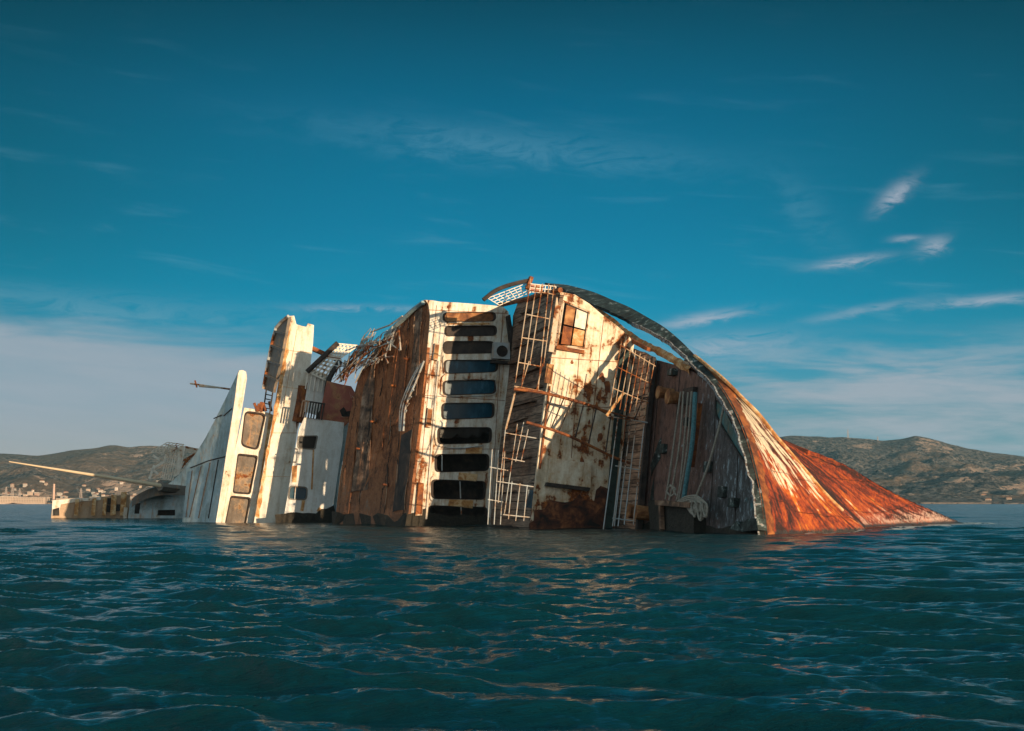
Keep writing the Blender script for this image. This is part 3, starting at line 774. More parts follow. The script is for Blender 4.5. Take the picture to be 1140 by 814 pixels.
# sheer strake: the torn upper edge of the side, above the white house and the foredeck
top = [(618, 322), (640, 327), (655, 335), (668, 345), (682, 355), (697, 367), (712, 377), (735, 388), (758, 401), (768, 407)]
Lt = [on(x, y, 'Z', 0.15) for x, y in top]
bm = bmesh.new(); prev = None; r2 = random.Random(3)
Lt2 = smooth_curve(Lt, 60)
for q, p in enumerate(Lt2):
    j1, j2 = r2.uniform(-.10, .10), r2.uniform(-.10, .10)
    cur = [bm.verts.new(p + Vector((0, -.62 + j2 * .9, -.05 + j1 * .4))), bm.verts.new(p + Vector((0, -.28 + j1 * .5, .08 + j2 * .25))), bm.verts.new(p + Vector((0, j1 * .6, -.15 + j2 * .5))), bm.verts.new(p + Vector((0, -.45, -.7)))]
    if prev:
        for w in range(3): bm.faces.new((prev[w], prev[w + 1], cur[w + 1], cur[w]))
    prev = cur
part('sheer_strake', bm, M['timber'], label='torn rusty sheer strake along the top edge')

# ---- bulwark: the arched band from the top of the wreck down round the bow
E_px = [(612, 317), (628, 319), (645, 323), (662, 328), (681, 336), (700, 344), (720, 355), (740, 367), (760, 384), (780, 405), (800, 428), (818, 457), (832, 490), (843, 530), (850, 565), (854, 600), (855, 625)]
Ec = smooth_curve([on(x, y, 'Z', 0.02) for x, y in E_px], 150)
bm = bmesh.new(); be = bmesh.new(); prev = pe = None
r3 = random.Random(9); tooth = 0
for q, p in enumerate(Ec):
    s = q / 149
    hgt = np.interp(s, [0, .12, .30, .42, .52, .65, 1], [0.5, .95, 1.5, 1.25, 0.75, 0.40, 0.35])
    thick = np.interp(s, [0, .1, .5, 1], [.22, .34, .24, .20])
    t_ = (Ec[min(q + 1, 149)] - Ec[max(q - 1, 0)]).normalized()
    nrm = Vector((t_.y, -t_.x, 0)); nrm = nrm if nrm.y < 0 or nrm.x < 0 else -nrm     # inwards, in the deck plane
    if nrm.y > 0: nrm = -nrm
    j = .05 * math.sin(q * .55) + .05 * math.sin(q * 1.37 + 1) + r3.uniform(-.025, .025)
    if r3.random() < .15: tooth = r3.uniform(-.05, .22)
    a = p + nrm * 0.05; b = p + nrm * (0.05 + .35 * s + float(np.interp(s, [0, .10, .28, .48, .60, .75], [.05, .35, .58, .55, .25, 0]))) + Vector((0, 0, hgt + j)); c = b - nrm * thick + Vector((0, 0, tooth)); d_ = p - nrm * thick * .6
    cur = [bm.verts.new(x) for x in (a, a.lerp(b, .5) - nrm * .06, b, c, d_)]
    if prev:
        for w in range(5): bm.faces.new((prev[w], prev[(w + 1) % 5], cur[(w + 1) % 5], cur[w]))
    prev = cur
    # pale flaked cap along the edge
    if s < .47: continue
    o_ = b + nrm * .05
    ce = [be.verts.new(x) for x in (o_ + Vector((0, 0, -.08 - abs(j))), o_ + Vector((0, 0, .06)), c + Vector((0, 0, .06 + abs(j) * .5)) - nrm * .02, c - nrm * .03 + Vector((0, 0, -.10 - abs(j) * 2)))]
    if pe:
        for w in range(4): be.faces.new((pe[w], pe[(w + 1) % 4], ce[(w + 1) % 4], ce[w]))
    pe = ce
bulwark = part('bulwark', bm, M['band'])
cap = part('cap_rail', be, M['rimedge'], bulwark)
# stays that carry the arch where it runs past the deckhouses
for q in (2, 8, 14, 20):
    bm = bmesh.new(); bar(bm, Ec[q] + Vector((0, -.2, .1)), Ec[q] + Vector((0, -4.5, -.9)), .22, .16, Vector((1, 0, 0))); part('arch_stay', bm, M['band'], bulwark)
# brackets between bulwark and deck
for s in (0.44, 0.50, 0.56):
    q = int(s * 149); p = Ec[q]; t_ = (Ec[q + 1] - Ec[q - 1]).normalized(); nrm = Vector((t_.y, -t_.x, 0)); nrm = nrm if nrm.y < 0 else -nrm
    bm = bmesh.new(); prism(bm, [p + nrm * .1 + Vector((0, 0, .03)), p + nrm * 1.0 + Vector((0, 0, .03)), p + nrm * .4 + Vector((0, 0, .9))], t_ * .07)
    part('bracket', bm, M['band'], bulwark)
# torn opening beside the bulwark: a teal scupper channel with a dark slot
L = quad([(797, 446), (806, 455), (817, 478), (830, 505), (840, 526), (828, 512), (815, 492), (803, 472), (797, 460)], 'Z', 0.06)
bm = bmesh.new(); prism(bm, L, Vector((0, 0, -.05)))
part('scupper_channel', bm, painted('teal_channel', (0.03, 0.16, 0.18), .63, dirt=.8), foredeck)
bm = bmesh.new(); tube(bm, smooth_curve(quad([(797, 446), (797, 460), (803, 473), (815, 493), (828, 513), (840, 527)], 'Z', .1), 20), .09, 6)
part('channel_lip', bm, M['dark'], foredeck)

# ---- small dark bulkhead between foredeck and the planked deck, with the planked deck itself
bm = bmesh.new(); L = below(quad([(731, 400), (727, 397), (709, 590), (716, 590)], 'X', X_STEP), 2, 3); prism(bm, L, Vector((-.4, 0, 0)))
part('step_bulkhead', bm, M['dark'])
bm = bmesh.new(); L = below(ragged(quad([(704, 388), (716, 392), (727, 397.5), (722, 440), (716, 500), (709, 590)], 'Z', Z_D3), .05, 1.0, seed=4) + quad([(683, 590), (690, 520), (700, 450)], 'Z', Z_D3), -4, -3)
prism(bm, L, Vector((0, 0, -.25))); part('planked_deck', bm, M['deck3'], label='warm brown planked deck strip')
bm = bmesh.new()
bar(bm, *[on(x, y, 'Z', Z_D3 + .25) for x, y in ((692, 373), (722, 389))], .28, .30); part('edge_beam', bm, M['rust'])
bm = bmesh.new()
for x0, y0, x1, y1 in ((676, 357, 677, 372), (684, 362, 685, 377), (703, 390, 708, 399)): bar(bm, on(x0, y0, 'Z', Z_D3 + .3), on(x1, y1, 'Z', Z_D3 + .3), .12, .12)
part('short_strut', bm, M['cream'])

# ---- the white house front
wf = [(590, 592), (598, 520), (606, 450), (616, 385), (620, 345), (624, 325), (640, 328), (656, 338), (670, 350), (686, 362), (700, 374), (706, 383), (701, 420), (698, 450), (690, 520), (683, 592)]
L = quad(wf, 'X', X_WHITE); L[0] += Vector((0, -5, 0)); L[-1] += Vector((0, -5, 0))
hole = [quad([(628.5, 336), (655.5, 347.5), (650, 387), (621.5, 384)], 'X', X_WHITE)]
bm = bmesh.new(); prism(bm, L, Vector((-.3, 0, 0)), hole); white_front = part('white_house_front', bm, M['white_wall'])
# double door with four panels standing in the opening
dr = [(628.5, 336), (655.5, 347.5), (650, 387), (621.5, 384)]
def lerp4(q, u, v):
    a = (q[0][0] + (q[1][0] - q[0][0]) * u, q[0][1] + (q[1][1] - q[0][1]) * u); b = (q[3][0] + (q[2][0] - q[3][0]) * u, q[3][1] + (q[2][1] - q[3][1]) * u)
    return (a[0] + (b[0] - a[0]) * v, a[1] + (b[1] - a[1]) * v)
for (u0, u1, v0, v1, m) in ((.10, .46, .05, .50, 'board'), (.52, .95, .05, .50, 'bridge'), (.10, .46, .54, .97, 'rust'), (.52, .95, .54, .97, 'timber')):
    bm = bmesh.new(); prism(bm, [on(*lerp4(dr, u, v), 'X', X_WHITE - .12) for u, v in ((u0, v0), (u1, v0), (u1, v1), (u0, v1))], Vector((-.08, 0, 0)))
    part('door_panel', bm, M[m], white_front)
bm = bmesh.new(); ring(bm, quad([(627, 334), (657, 346.5), (651, 388.5), (620, 385.5)], 'X', X_WHITE + .06), .16, Vector((-.1, 0, 0))); part('door_frame', bm, M['rail'], white_front)
bm = bmesh.new(); bar(bm, on(619, 387, 'X', X_WHITE + .12), on(650, 392, 'X', X_WHITE + .12), .28, .28); part('door_sill', bm, M['rust'], white_front)
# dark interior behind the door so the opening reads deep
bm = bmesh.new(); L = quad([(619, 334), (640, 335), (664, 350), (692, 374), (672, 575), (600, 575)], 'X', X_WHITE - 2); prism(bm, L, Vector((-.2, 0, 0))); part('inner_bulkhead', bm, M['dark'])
for a, b in (((612, 398), (704, 404)), ((606, 450), (698, 455)), ((645, 392), (636, 510)), ((672, 356), (655, 505))):
    bm = bmesh.new(); tube(bm, quad([a, b], 'X', X_WHITE + .01), .03, 4); part('plate_seam', bm, M['rust'], white_front)
# raised hatch and patches
bm = bmesh.new(); prism(bm, quad([(613, 511), (658, 515.5), (657.5, 543), (609.5, 537)], 'X', X_WHITE + .45), Vector((-.45, 0, 0))); hatch = part('raised_hatch', bm, M['white_wall'], white_front)
bm = bmesh.new(); prism(bm, quad([(609.5, 537), (657.5, 543), (656, 547), (608, 541)], 'X', X_WHITE + .50), Vector((-.5, 0, 0))); part('hatch_shadow', bm, M['dark'], white_front)  # dark strip below the raised hatch, painted as its shadow
# pillar at the left edge, groove, lamp box
bm = bmesh.new(); bar(bm, on(622, 331, 'X', X_WHITE + .1), on(613, 392, 'X', X_WHITE + .1), .42, .3, Vector((1, 0, 0))); part('corner_pillar', bm, M['rail'], white_front)
bm = bmesh.new(); prism(bm, quad([(609, 405), (617, 406), (614, 427), (606, 426)], 'X', X_WHITE + .14), Vector((-.14, 0, 0))); part('junction_box', bm, M['board'], white_front)
bm = bmesh.new(); bar(bm, on(612, 430, 'X', X_WHITE + .1), on(601, 522, 'X', X_WHITE + .1), .14, .14); part('cable_pipe', bm, M['rust'], white_front)
bm = bmesh.new(); prism(bm, quad([(588, 545), (594, 546), (592, 566), (586, 565)], 'X', X_WHITE + .2), Vector((-.15, 0, 0))); part('teal_plate', bm, M['glass'], white_front)
# stains with a shape of their own: torn holes and rusted plates near the right edge and the water
r4 = random.Random(21)
for (x, y, s) in ((671, 420, 7), (676, 433, 9), (668, 440, 5), (684, 448, 7), (664, 452, 4), (690, 436, 5), (656, 470, 3), (668, 488, 6), (648, 512, 5), (652, 522, 4), (619, 521, 3), (637, 403, 3), (640, 430, 3)):
    n = 11; pts = []
    for q in range(n):
        a = 2 * math.pi * q / n; e = s * (0.45 + .75 * r4.random()) * .75
        pts.append(on(x + e * math.cos(a) * .7, y + e * math.sin(a) * 1.3, 'X', X_WHITE + .05))
    bm = bmesh.new(); prism(bm, pts, Vector((-.08, 0, 0))); part('corroded_patch', bm, M['rust'], white_front)
bm = bmesh.new()
prism(bm, ragged(quad([(594, 569), (606, 566), (613, 556), (628, 560), (645, 551), (661, 560), (668, 540), (679, 545), (685, 592), (590, 592)], 'X', X_WHITE + .09), .18, .5, True, 8), Vector((-.05, 0, 0)), flat=('X', X_WHITE + .09))
part('wasted_plating', bm, rusty('wasted_plating', [(0.36, (0.010, 0.008, 0.008)), (0.52, (0.10, 0.03, 0.014)), (0.66, (0.30, 0.11, 0.04))], 1.0, bd=.08), white_front)
# dark strip standing in for the shaded gap right of the house
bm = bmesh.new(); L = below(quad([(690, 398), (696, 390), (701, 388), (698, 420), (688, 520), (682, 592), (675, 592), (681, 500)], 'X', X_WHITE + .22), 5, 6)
prism(bm, L, Vector((-.2, 0, 0))); part('shadow_column', bm, rusty('green_black_gap', [(.3, (.010, .012, .012)), (.55, (.022, .045, .040)), (.75, (.10, .05, .025))]), white_front).name = 'gap_strip'

# ---- deck between the white house and the bridge front, old wood
L = quad([(624, 328), (620, 345), (616, 385), (606, 450), (598, 520), (590, 592)], 'Z', Z_D2) + quad([(545, 592), (552, 530), (560, 470), (566, 420), (570, 372), (571, 352), (576, 338), (590, 330), (606, 325)], 'Z', Z_D2)
L = below(L, 5, 6); bm = bmesh.new(); prism(bm, L, Vector((0, 0, -.3))); deck2 = part('side_deck', bm, M['deck2'])
# loose boards standing proud on the slanting deck
r5 = random.Random(2)
for q in range(15):
    y0 = 345 + q * 15.5 + r5.uniform(-4, 4); x0 = np.interp(y0, [340, 590], [574, 549]) + r5.uniform(0, 8)
    a = on(x0, y0, 'Z', Z_D2 + .06); b = a + Vector((r5.uniform(3, 9), r5.uniform(-.25, .25), r5.uniform(0, .10)))
    bm = bmesh.new(); bar(bm, a, b, .10 + .12 * r5.random(), .35 * r5.random() + .18, Vector((0, 0, 1)))
    part('loose_board', bm, M['deck2'], deck2)

# ---- bridge front with its stack of windows
wp = [(452, 592), (456, 560), (467, 470), (474, 405), (479, 352), (477, 339), (473.5, 334), (482, 334.5), (490, 336), (510, 337), (530, 338.5), (548, 340), (560, 341.5), (566, 347), (570, 372), (566, 420), (560, 470), (552, 530), (545, 592)]
L = quad(wp, 'X', X_BRIDGE); L[0] += Vector((0, -5, 0)); L[-1] += Vector((0, -5, 0))
wins = [((494, 348, 551, 347.5), (551, 357.5, 494, 358.5)), ((496, 363, 552, 362.5), (552, 373.5, 496, 374.5)), ((494.5, 380, 549, 380), (549, 393, 494.5, 394)), ((495, 401, 553.5, 401), (553, 414, 495, 416)),
        ((494, 424, 552, 423), (551.5, 438, 494, 440)), ((492.5, 449, 549.5, 448.5), (549, 465, 492.5, 467)), ((488, 476, 546.5, 476), (546, 493, 488, 494.5)), ((485, 506, 543.5, 505.5), (543, 524, 485, 525.5)),
        ((481, 534, 540, 536), (539, 556, 481, 555)), ((478, 563, 542, 565), (540, 590, 476, 590))]
wq = [rrect(quad([(a[0], a[1]), (a[2], a[3]), (b[0], b[1]), (b[2], b[3])], 'X', X_BRIDGE), 5, .42) for a, b in wins]
bm = bmesh.new(); prism(bm, L, Vector((-.22, 0, 0)), wq); bridge = part('bridge_front', bm, M['bridge'])
for q, Lw in enumerate(wq):
    f = [p + Vector((.05, 0, 0)) for p in shrink(Lw, -.10)]
    bm = bmesh.new(); ring(bm, f, .20, Vector((-.12, 0, 0))); part('window_frame', bm, M['rubber'], bridge)
    kind = ('board', 'dark', 'dark', 'glass', 'glass', 'glass', 'glass_dark', None, None, None)[q]
    if kind:
        bm = bmesh.new()
        if q == 6:                                # broken: only the jagged remains at the top of the frame
            c = shrink(Lw, .02); c = [p + Vector((-.14, 0, 0)) for p in c]
            t0, t1, b1, b0 = (on(490, 478, 'X', X_BRIDGE - .14), on(545, 477, 'X', X_BRIDGE - .14), on(544, 484, 'X', X_BRIDGE - .14), on(490, 487, 'X', X_BRIDGE - .14))
            prism(bm, [t0, t1, b1] + [b1.lerp(b0, w / 9) + Vector((0, r5.uniform(-.25, .3), 0)) for w in range(1, 9)] + [b0], Vector((-.03, 0, 0)))
        else: prism(bm, [p + Vector((-.13, 0, 0)) for p in shrink(Lw, -.03)], Vector((-.04, 0, 0)))
        part('window_pane', bm, M[kind], bridge)
    if q in (7, 8):
        bm = bmesh.new(); x = (493, 513)[q - 7]; bar(bm, on(x - 1, 506 + (q - 7) * 30, 'X', X_BRIDGE - .1), on(x - 1 + (q - 7) * 2, 524 + (q - 7) * 60, 'X', X_BRIDGE + .05), .10, .08); part('window_mullion', bm, M['rail_blue'], bridge)
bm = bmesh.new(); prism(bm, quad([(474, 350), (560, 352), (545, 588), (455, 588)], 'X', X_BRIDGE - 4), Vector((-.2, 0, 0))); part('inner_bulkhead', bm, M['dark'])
for a, b in (((476, 345), (565, 349)), ((470, 440), (562, 446)), ((462, 500), (556, 500)), ((486, 340), (463, 578)), ((560, 346), (546, 582))):
    bm = bmesh.new(); tube(bm, quad([a, b], 'X', X_BRIDGE + .01), .03, 4); part('plate_seam', bm, M['rust'], bridge)
# wiring loops of old frames, pipe, lamp boxes
bm = bmesh.new()
for pts in ([(496, 416), (492, 420), (491, 436), (494, 441), (530, 441), (548, 440), (553, 436), (552, 424)], [(486, 474), (484, 480), (485, 492), (489, 497), (512, 499), (538, 496)], [(494, 396), (493, 401), (494, 416)], [(516, 418), (518, 422), (538, 422), (541, 417)],
            [(491, 468), (493, 472), (492, 476)], [(482, 530), (479, 536), (479, 554), (482, 558)]):
    tube(bm, smooth_curve(quad(pts, 'X', X_BRIDGE + .10), 18), .045, 5)
part('cable', bm, M['rail_blue'], bridge)
bm = bmesh.new(); tube(bm, quad([(489, 402), (487, 420), (483, 470), (478, 530), (474.5, 578)], 'X', X_BRIDGE + .10), .10, 6); part('drain_pipe', bm, M['cream'], bridge)
for pts, m in (([(484.5, 382), (489.5, 382.5), (487.5, 401), (482, 400.5)], 'board'), ([(476.5, 454), (482, 454.5), (480, 476), (474, 475.5)], 'board'), ([(466, 537), (472, 538), (470, 574), (462.5, 574)], 'rust')):
    bm = bmesh.new(); Lq = quad(pts, 'X', X_BRIDGE + .32); prism(bm, Lq, Vector((-.3, 0, 0))); o = part('lamp_box', bm, M['rail'], bridge)
    bm = bmesh.new(); prism(bm, [p + Vector((.03, 0, 0)) for p in shrink(Lq, .12)], Vector((-.03, 0, 0))); part('lamp_cover', bm, M[m], bridge)
bm = bmesh.new(); prism(bm, ragged(quad([(453, 573), (476, 566), (480, 571), (500, 575), (520, 573), (545, 576), (545, 592), (450, 592)], 'X', X_BRIDGE + .12), .12, .5, True, 3), Vector((-.06, 0, 0)), flat=('X', X_BRIDGE + .12))
part('waterline_growth', bm, M['weed'], bridge)
# rust spill panels under the lower windows (corroded steel still bolted on)
for pts in ([(519, 498), (537, 498.5), (536, 505), (518, 505)], [(511, 526), (532, 528), (530, 536), (510, 534)], [(500, 556), (527, 557), (526, 566), (499, 563)], [(499, 359.5), (545, 359.5), (545, 361.5), (499, 361.5)]):
    bm = bmesh.new(); prism(bm, quad(pts, 'X', X_BRIDGE + .05), Vector((-.04, 0, 0))); part('rusted_panel', bm, M['timber'], bridge)
# air conditioning unit on the right edge
Lq = quad([(550, 381), (567.5, 381.5), (568, 400), (548.5, 399)], 'X', X_BRIDGE + .75)
bm = bmesh.new(); prism(bm, Lq, Vector((-.6, 0, 0))); ac = part('air_conditioner', bm, M['rail_blue'], label='white air conditioning unit bolted to the bridge front')
c = on(559, 391, 'X', X_BRIDGE + .77); bm = bmesh.new()
for rad in (.20, .34, .48):
    tube(bm, [c + Vector((.02, math.cos(a) * rad, math.sin(a) * rad)) for a in [i * math.pi / 9 for i in range(19)]], .025, 5)
for q in range(6):
    a = q * math.pi / 3; bar(bm, c, c + Vector((.02, math.cos(a) * .48, math.sin(a) * .48)), .03, .03)
part('fan_grille', bm, M['dark'], ac)
bm = bmesh.new(); tube(bm, [c + Vector((-.06, 0, 0)), c + Vector((-.01, 0, 0))], .46, 18); part('fan', bm, M['dark'], ac)
bm = bmesh.new(); bar(bm, on(547, 403, 'X', X_BRIDGE + .35), on(568.5, 404.5, 'X', X_BRIDGE + .35), .22, .9, Vector((1, 0, 0))); part('wall_bracket', bm, M['dark'], ac)
# right return of the bridge front: the fin that reaches to the upper balcony
bm = bmesh.new(); prism(bm, quad([(564, 352), (568, 350), (573, 380), (575, 398), (571, 398), (567, 378)], 'X', X_BRIDGE + .5), Vector((-.4, 0, 0))); part('bent_plate', bm, M['dark'])

# ---- roof deck left of the bridge front
rf = [(452, 592), (456, 560), (467, 470), (474, 405), (479, 352), (477, 339), (473.5, 334), (460, 343), (446, 357), (432, 371), (419, 390), (407, 408), (398, 425), (394, 440), (389, 465), (379, 530), (371, 592)]
L = quad(rf, 'N', RP()); L[0] += Vector((0, -5, 0)); L[-1] += Vector((0, -5, 0))
bm = bmesh.new(); prism(bm, L, Vector((0, 0, -.25))); roof = part('bridge_roof', bm, M['roofdeck'], label='brown corroded roof of the bridge')
edge = [on(x, y, 'N', RP()) for x, y in rf[6:13]]
for q, (pts, m) in enumerate((([(441, 361), (456, 349), (449, 470), (432, 476)], 'roofdeck'), ([(405, 430), (419, 397), (409, 545), (391, 548)], 'sheet'), ([(447, 484), (459, 478), (450, 568), (437, 570)], 'dark'),
                          ([(424, 384), (433, 372), (426, 500), (415, 505)], 'roofdeck'), ([(462, 346), (470, 341), (463, 440), (455, 446)], 'sheet'), ([(386, 500), (396, 495), (388, 572), (377, 572)], 'roofdeck'))):
    bm = bmesh.new(); prism(bm, ragged(quad(pts, 'N', RP(.05 + .03 * (q % 3))), .10, .9, True, 50 + q), Vector((0, 0, -.04))); part('sheathing_sheet', bm, M[m], roof)
for q, (x, y) in enumerate(((441, 430), (418, 470), (455, 400), (432, 540), (402, 500))):
    c = on(x, y, 'N', RP()); bm = bmesh.new(); tube(bm, [c, c + Vector((.25, 0, .55))], .09, 6); tube(bm, [c + Vector((.01, 0, .02)), c + Vector((.05, 0, .10))], .2, 8); part('roof_stub', bm, M['rust'], roof)
# upper side of the bridge, facing the sky
bm = bmesh.new(); prev = None
for p in smooth_curve(edge, 30):
    cur = [bm.verts.new(p + Vector((0, 0, .1))), bm.verts.new(p + Vector((0, -.15, -1.0))), bm.verts.new(p + Vector((0, -.4, -(Z_ROOF - Z_D2))))]
    if prev:
        for w in range(2): bm.faces.new((prev[w], prev[w + 1], cur[w + 1], cur[w]))
    prev = cur
part('bridge_side', bm, M['bridge'])
bm = bmesh.new(); tube(bm, [p + Vector((0, -.12, .22)) for p in smooth_curve([on(x, y, 'N', RP()) for x, y in ((474, 336), (462, 345), (450, 356), (440, 365), (432, 373))], 18)], .22, 6); part('roof_gutter', bm, M['teal_plate'])
# cracked seams and peeled strips on the roof
r6 = random.Random(13); bm = bmesh.new()
for x0, y0, x1, y1 in ((455, 352, 452, 392), (430, 400, 418, 470), (412, 455, 408, 505), (446, 470, 440, 540), (425, 380, 428, 420), (398, 470, 390, 560), (436, 440, 428, 575), (461, 380, 464, 420)):
    a, b = on(x0, y0, 'N', RP(.05)), on(x1, y1, 'N', RP(.05))
    pts = [a.lerp(b, i / 9) + Vector((r6.uniform(-.4, .4), 0, 0)) for i in range(10)]
    bm = bmesh.new(); tube(bm, smooth_curve(pts, 20), .035, 5, .06); part('torn_batten', bm, M['dark'], roof)
bm = bmesh.new(); prism(bm, ragged(quad([(370, 570), (385, 573), (405, 572), (430, 574), (452, 570), (452, 592), (369, 592)], 'N', RP(.08)), .2, 1.2, True, 5), Vector((0, 0, -.05)), flat=None); part('waterline_growth', bm, M['weed'], roof)

# ---- red house stub and the pale block
X_RED = X_BLOCK - 0.8
L = quad([(364, 424), (380, 428), (391, 430), (397, 440), (401, 452), (401, 459), (392, 467), (383, 475), (356, 472), (358, 452)], 'X', X_RED)
hl = quad([(378, 457), (383, 453), (386, 458), (394, 457), (390, 464), (381, 464)], 'X', X_RED)
bm = bmesh.new(); prism(bm, L, Vector((-.2, 0, 0)), [hl]); red = part('red_house_front', bm, M['red'])
bm = bmesh.new(); r7 = random.Random(4)
for (x, y) in ((392, 441), (396, 447), (399, 455), (393, 461), (386, 466)):
    c = on(x, y, 'X', X_RED + .25); prism(bm, [c + Vector((r7.uniform(-.1, .3), r7.uniform(-.7, .7), r7.uniform(-.8, .8))) for _ in range(3)], Vector((-.08, .04, 0)))
part('torn_plate', bm, M['rail'], red)
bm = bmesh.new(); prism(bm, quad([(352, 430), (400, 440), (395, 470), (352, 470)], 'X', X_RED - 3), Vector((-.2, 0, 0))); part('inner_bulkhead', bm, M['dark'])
bk = [(339, 464.5), (383, 470.5), (381.5, 491), (377, 522), (370, 565), (358, 568), (357, 592), (312, 592), (317, 570), (320, 553), (327, 510), (333, 478)]
L = quad(bk, 'X', X_BLOCK); L[6] += Vector((0, -5, 0)); L[7] += Vector((0, -5, 0))
bw = [rrect(quad([(332.5, 486), (353, 485.5), (350, 500), (332, 498.5)], 'X', X_BLOCK), 3, .2), rrect(quad([(323, 541.5), (341.5, 543), (340.5, 556), (321.5, 555.5)], 'X', X_BLOCK), 3, .3)]
bm = bmesh.new(); prism(bm, L, Vector((-.25, 0, 0)), bw); block = part('deckhouse_front', bm, M['block'])
for q, Lw in enumerate(bw):
    bm = bmesh.new(); prism(bm, [p + Vector((-.14, 0, 0)) for p in shrink(Lw, -.03)], Vector((-.04, 0, 0))); part('window_pane', bm, M['glass_dark' if q == 0 else 'glass'], block)
    bm = bmesh.new(); ring(bm, [p + Vector((.05, 0, 0)) for p in shrink(Lw, -.12)], .16, Vector((-.1, 0, 0))); part('window_frame', bm, M['grey_under'], block)
bm = bmesh.new(); bar(bm, on(329, 542, 'X', X_BLOCK + .03), on(328, 556, 'X', X_BLOCK + .03), .10, .08); part('window_mullion', bm, M['rail_blue'], block)
bm = bmesh.new(); ring(bm, quad([(328, 499), (331.5, 499.5), (330, 515), (326, 515)], 'X', X_BLOCK + .12), .10, Vector((-.08, 0, 0))); part('grab_rail', bm, M['dark'], block)
bm = bmesh.new(); prism(bm, quad([(325, 519), (331, 518), (330, 537), (325, 537)], 'X', X_BLOCK + .04), Vector((-.03, 0, 0))); part('rusted_panel', bm, M['timber'], block)
bm = bmesh.new()
for x0, y0, x1, y1, w in ((349, 501, 347, 545, .16), (338, 557, 336, 569, .30), (354, 570, 357, 566, .4)): bar(bm, on(x0, y0, 'X', X_BLOCK + .02), on(x1, y1, 'X', X_BLOCK + .02), w, .03, Vector((1, 0, 0)))
part('rust_streak', bm, M['timber'], block)
bm = bmesh.new(); prism(bm, ragged(quad([(306, 573), (330, 571), (352, 572), (358, 567), (372, 563), (374, 592), (306, 592)], 'X', X_BLOCK + .10), .15, .6, True, 3), Vector((-.05, 0, 0)), flat=('X', X_BLOCK + .10)); part('waterline_growth', bm, M['weed'], block)
bm = bmesh.new(); prism(bm, below(quad([(383, 470.5), (388, 471), (386, 492), (379, 525), (372, 592), (366, 592), (377, 522)], 'X', X_BLOCK - 1.2), 4, 5), Vector((-.2, 0, 0))); part('gap_strip', bm, M['teal_plate'])  # blue-grey strip stands in for the shaded gap beside the block

# ---- tall slab with its ribbed inner face
sb = [(279, 592), (284, 574), (291, 535), (303, 470), (314, 405), (321.5, 352), (327.5, 351.5), (330, 361), (336, 363), (341, 364), (343, 360), (349.5, 362), (348.5, 382), (344, 420), (340, 442), (335, 464), (331, 480), (322, 540), (316, 575), (315, 592)]
L = quad(sb, 'X', X_SLAB); L[0] += Vector((0, -5, 0)); L[-1] += Vector((0, -5, 0))
bm = bmesh.new(); prism(bm, L, Vector((-.6, 0, 0))); slab = part('funnel_front', bm, M['cream'], label='tall cream slab, sunlit, with a rusty left edge')
bm = bmesh.new(); prism(bm, ragged(quad([(284, 575), (291, 535), (303, 470), (314, 405), (320, 362), (324, 360), (321, 392), (316, 420), (309, 458), (301, 496), (293, 540), (289, 577)], 'X', X_SLAB + .06), .10, .7, True, 12), Vector((-.05, 0, 0)), flat=('X', X_SLAB + .06)); part('rusted_edge', bm, M['timber'], slab)
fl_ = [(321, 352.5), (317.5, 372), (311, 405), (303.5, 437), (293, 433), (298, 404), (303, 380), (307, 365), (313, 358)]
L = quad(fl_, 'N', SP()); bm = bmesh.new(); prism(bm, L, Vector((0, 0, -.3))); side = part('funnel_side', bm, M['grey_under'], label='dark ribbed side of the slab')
for a, b in (((306, 369), (319, 372)), ((303, 385), (316, 390)), ((299, 402), (313, 407)), ((296, 418), (309, 424))):
    bm = bmesh.new(); bar(bm, on(*a, 'N', SP(.12)), on(*b, 'N', SP(.12)), .22, .25); part('stiffener', bm, M['grey_under'], side)
bm = bmesh.new(); tube(bm, quad([(321, 352), (313, 358), (307, 365), (303, 380), (298, 404), (293, 433)], 'N', SP(.1)), .16, 6); part('edge_moulding', bm, M['rail_blue'], side)
bm = bmesh.new()
for x in (295.5, 303): bar(bm, on(x + 1, 434, 'N', SP(-.4)), on(x - 3, 462, 'N', SP(-.4)), .14, .14)
for y in (439, 444, 449, 454): bar(bm, on(294 + (454 - y) * .12, y, 'N', SP(-.4)), on(301 + (454 - y) * .12, y + 1.5, 'N', SP(-.4)), .10, .10)
part('ladder', bm, M['dark'])
# corroded lower right fringe of the slab
bm = bmesh.new(); r8 = random.Random(6)
prism(bm, ragged(quad([(343, 425), (346, 418), (341, 442), (337, 462), (330, 478), (329, 470), (334, 462), (336, 446)], 'X', X_SLAB + .08), .12, .4, True, 6), Vector((-.06, 0, 0)), flat=('X', X_SLAB + .08)); part('corroded_patch', bm, M['rust'], slab)
for a, b in (((319, 390), (347, 393)), ((311, 430), (341, 434)), ((301, 482), (330, 482)), ((293, 530), (323, 531)), ((331, 366), (312, 470))):
    bm = bmesh.new(); tube(bm, quad([a, b], 'X', X_SLAB + .01), .03, 4); part('plate_seam', bm, M['timber'], slab)
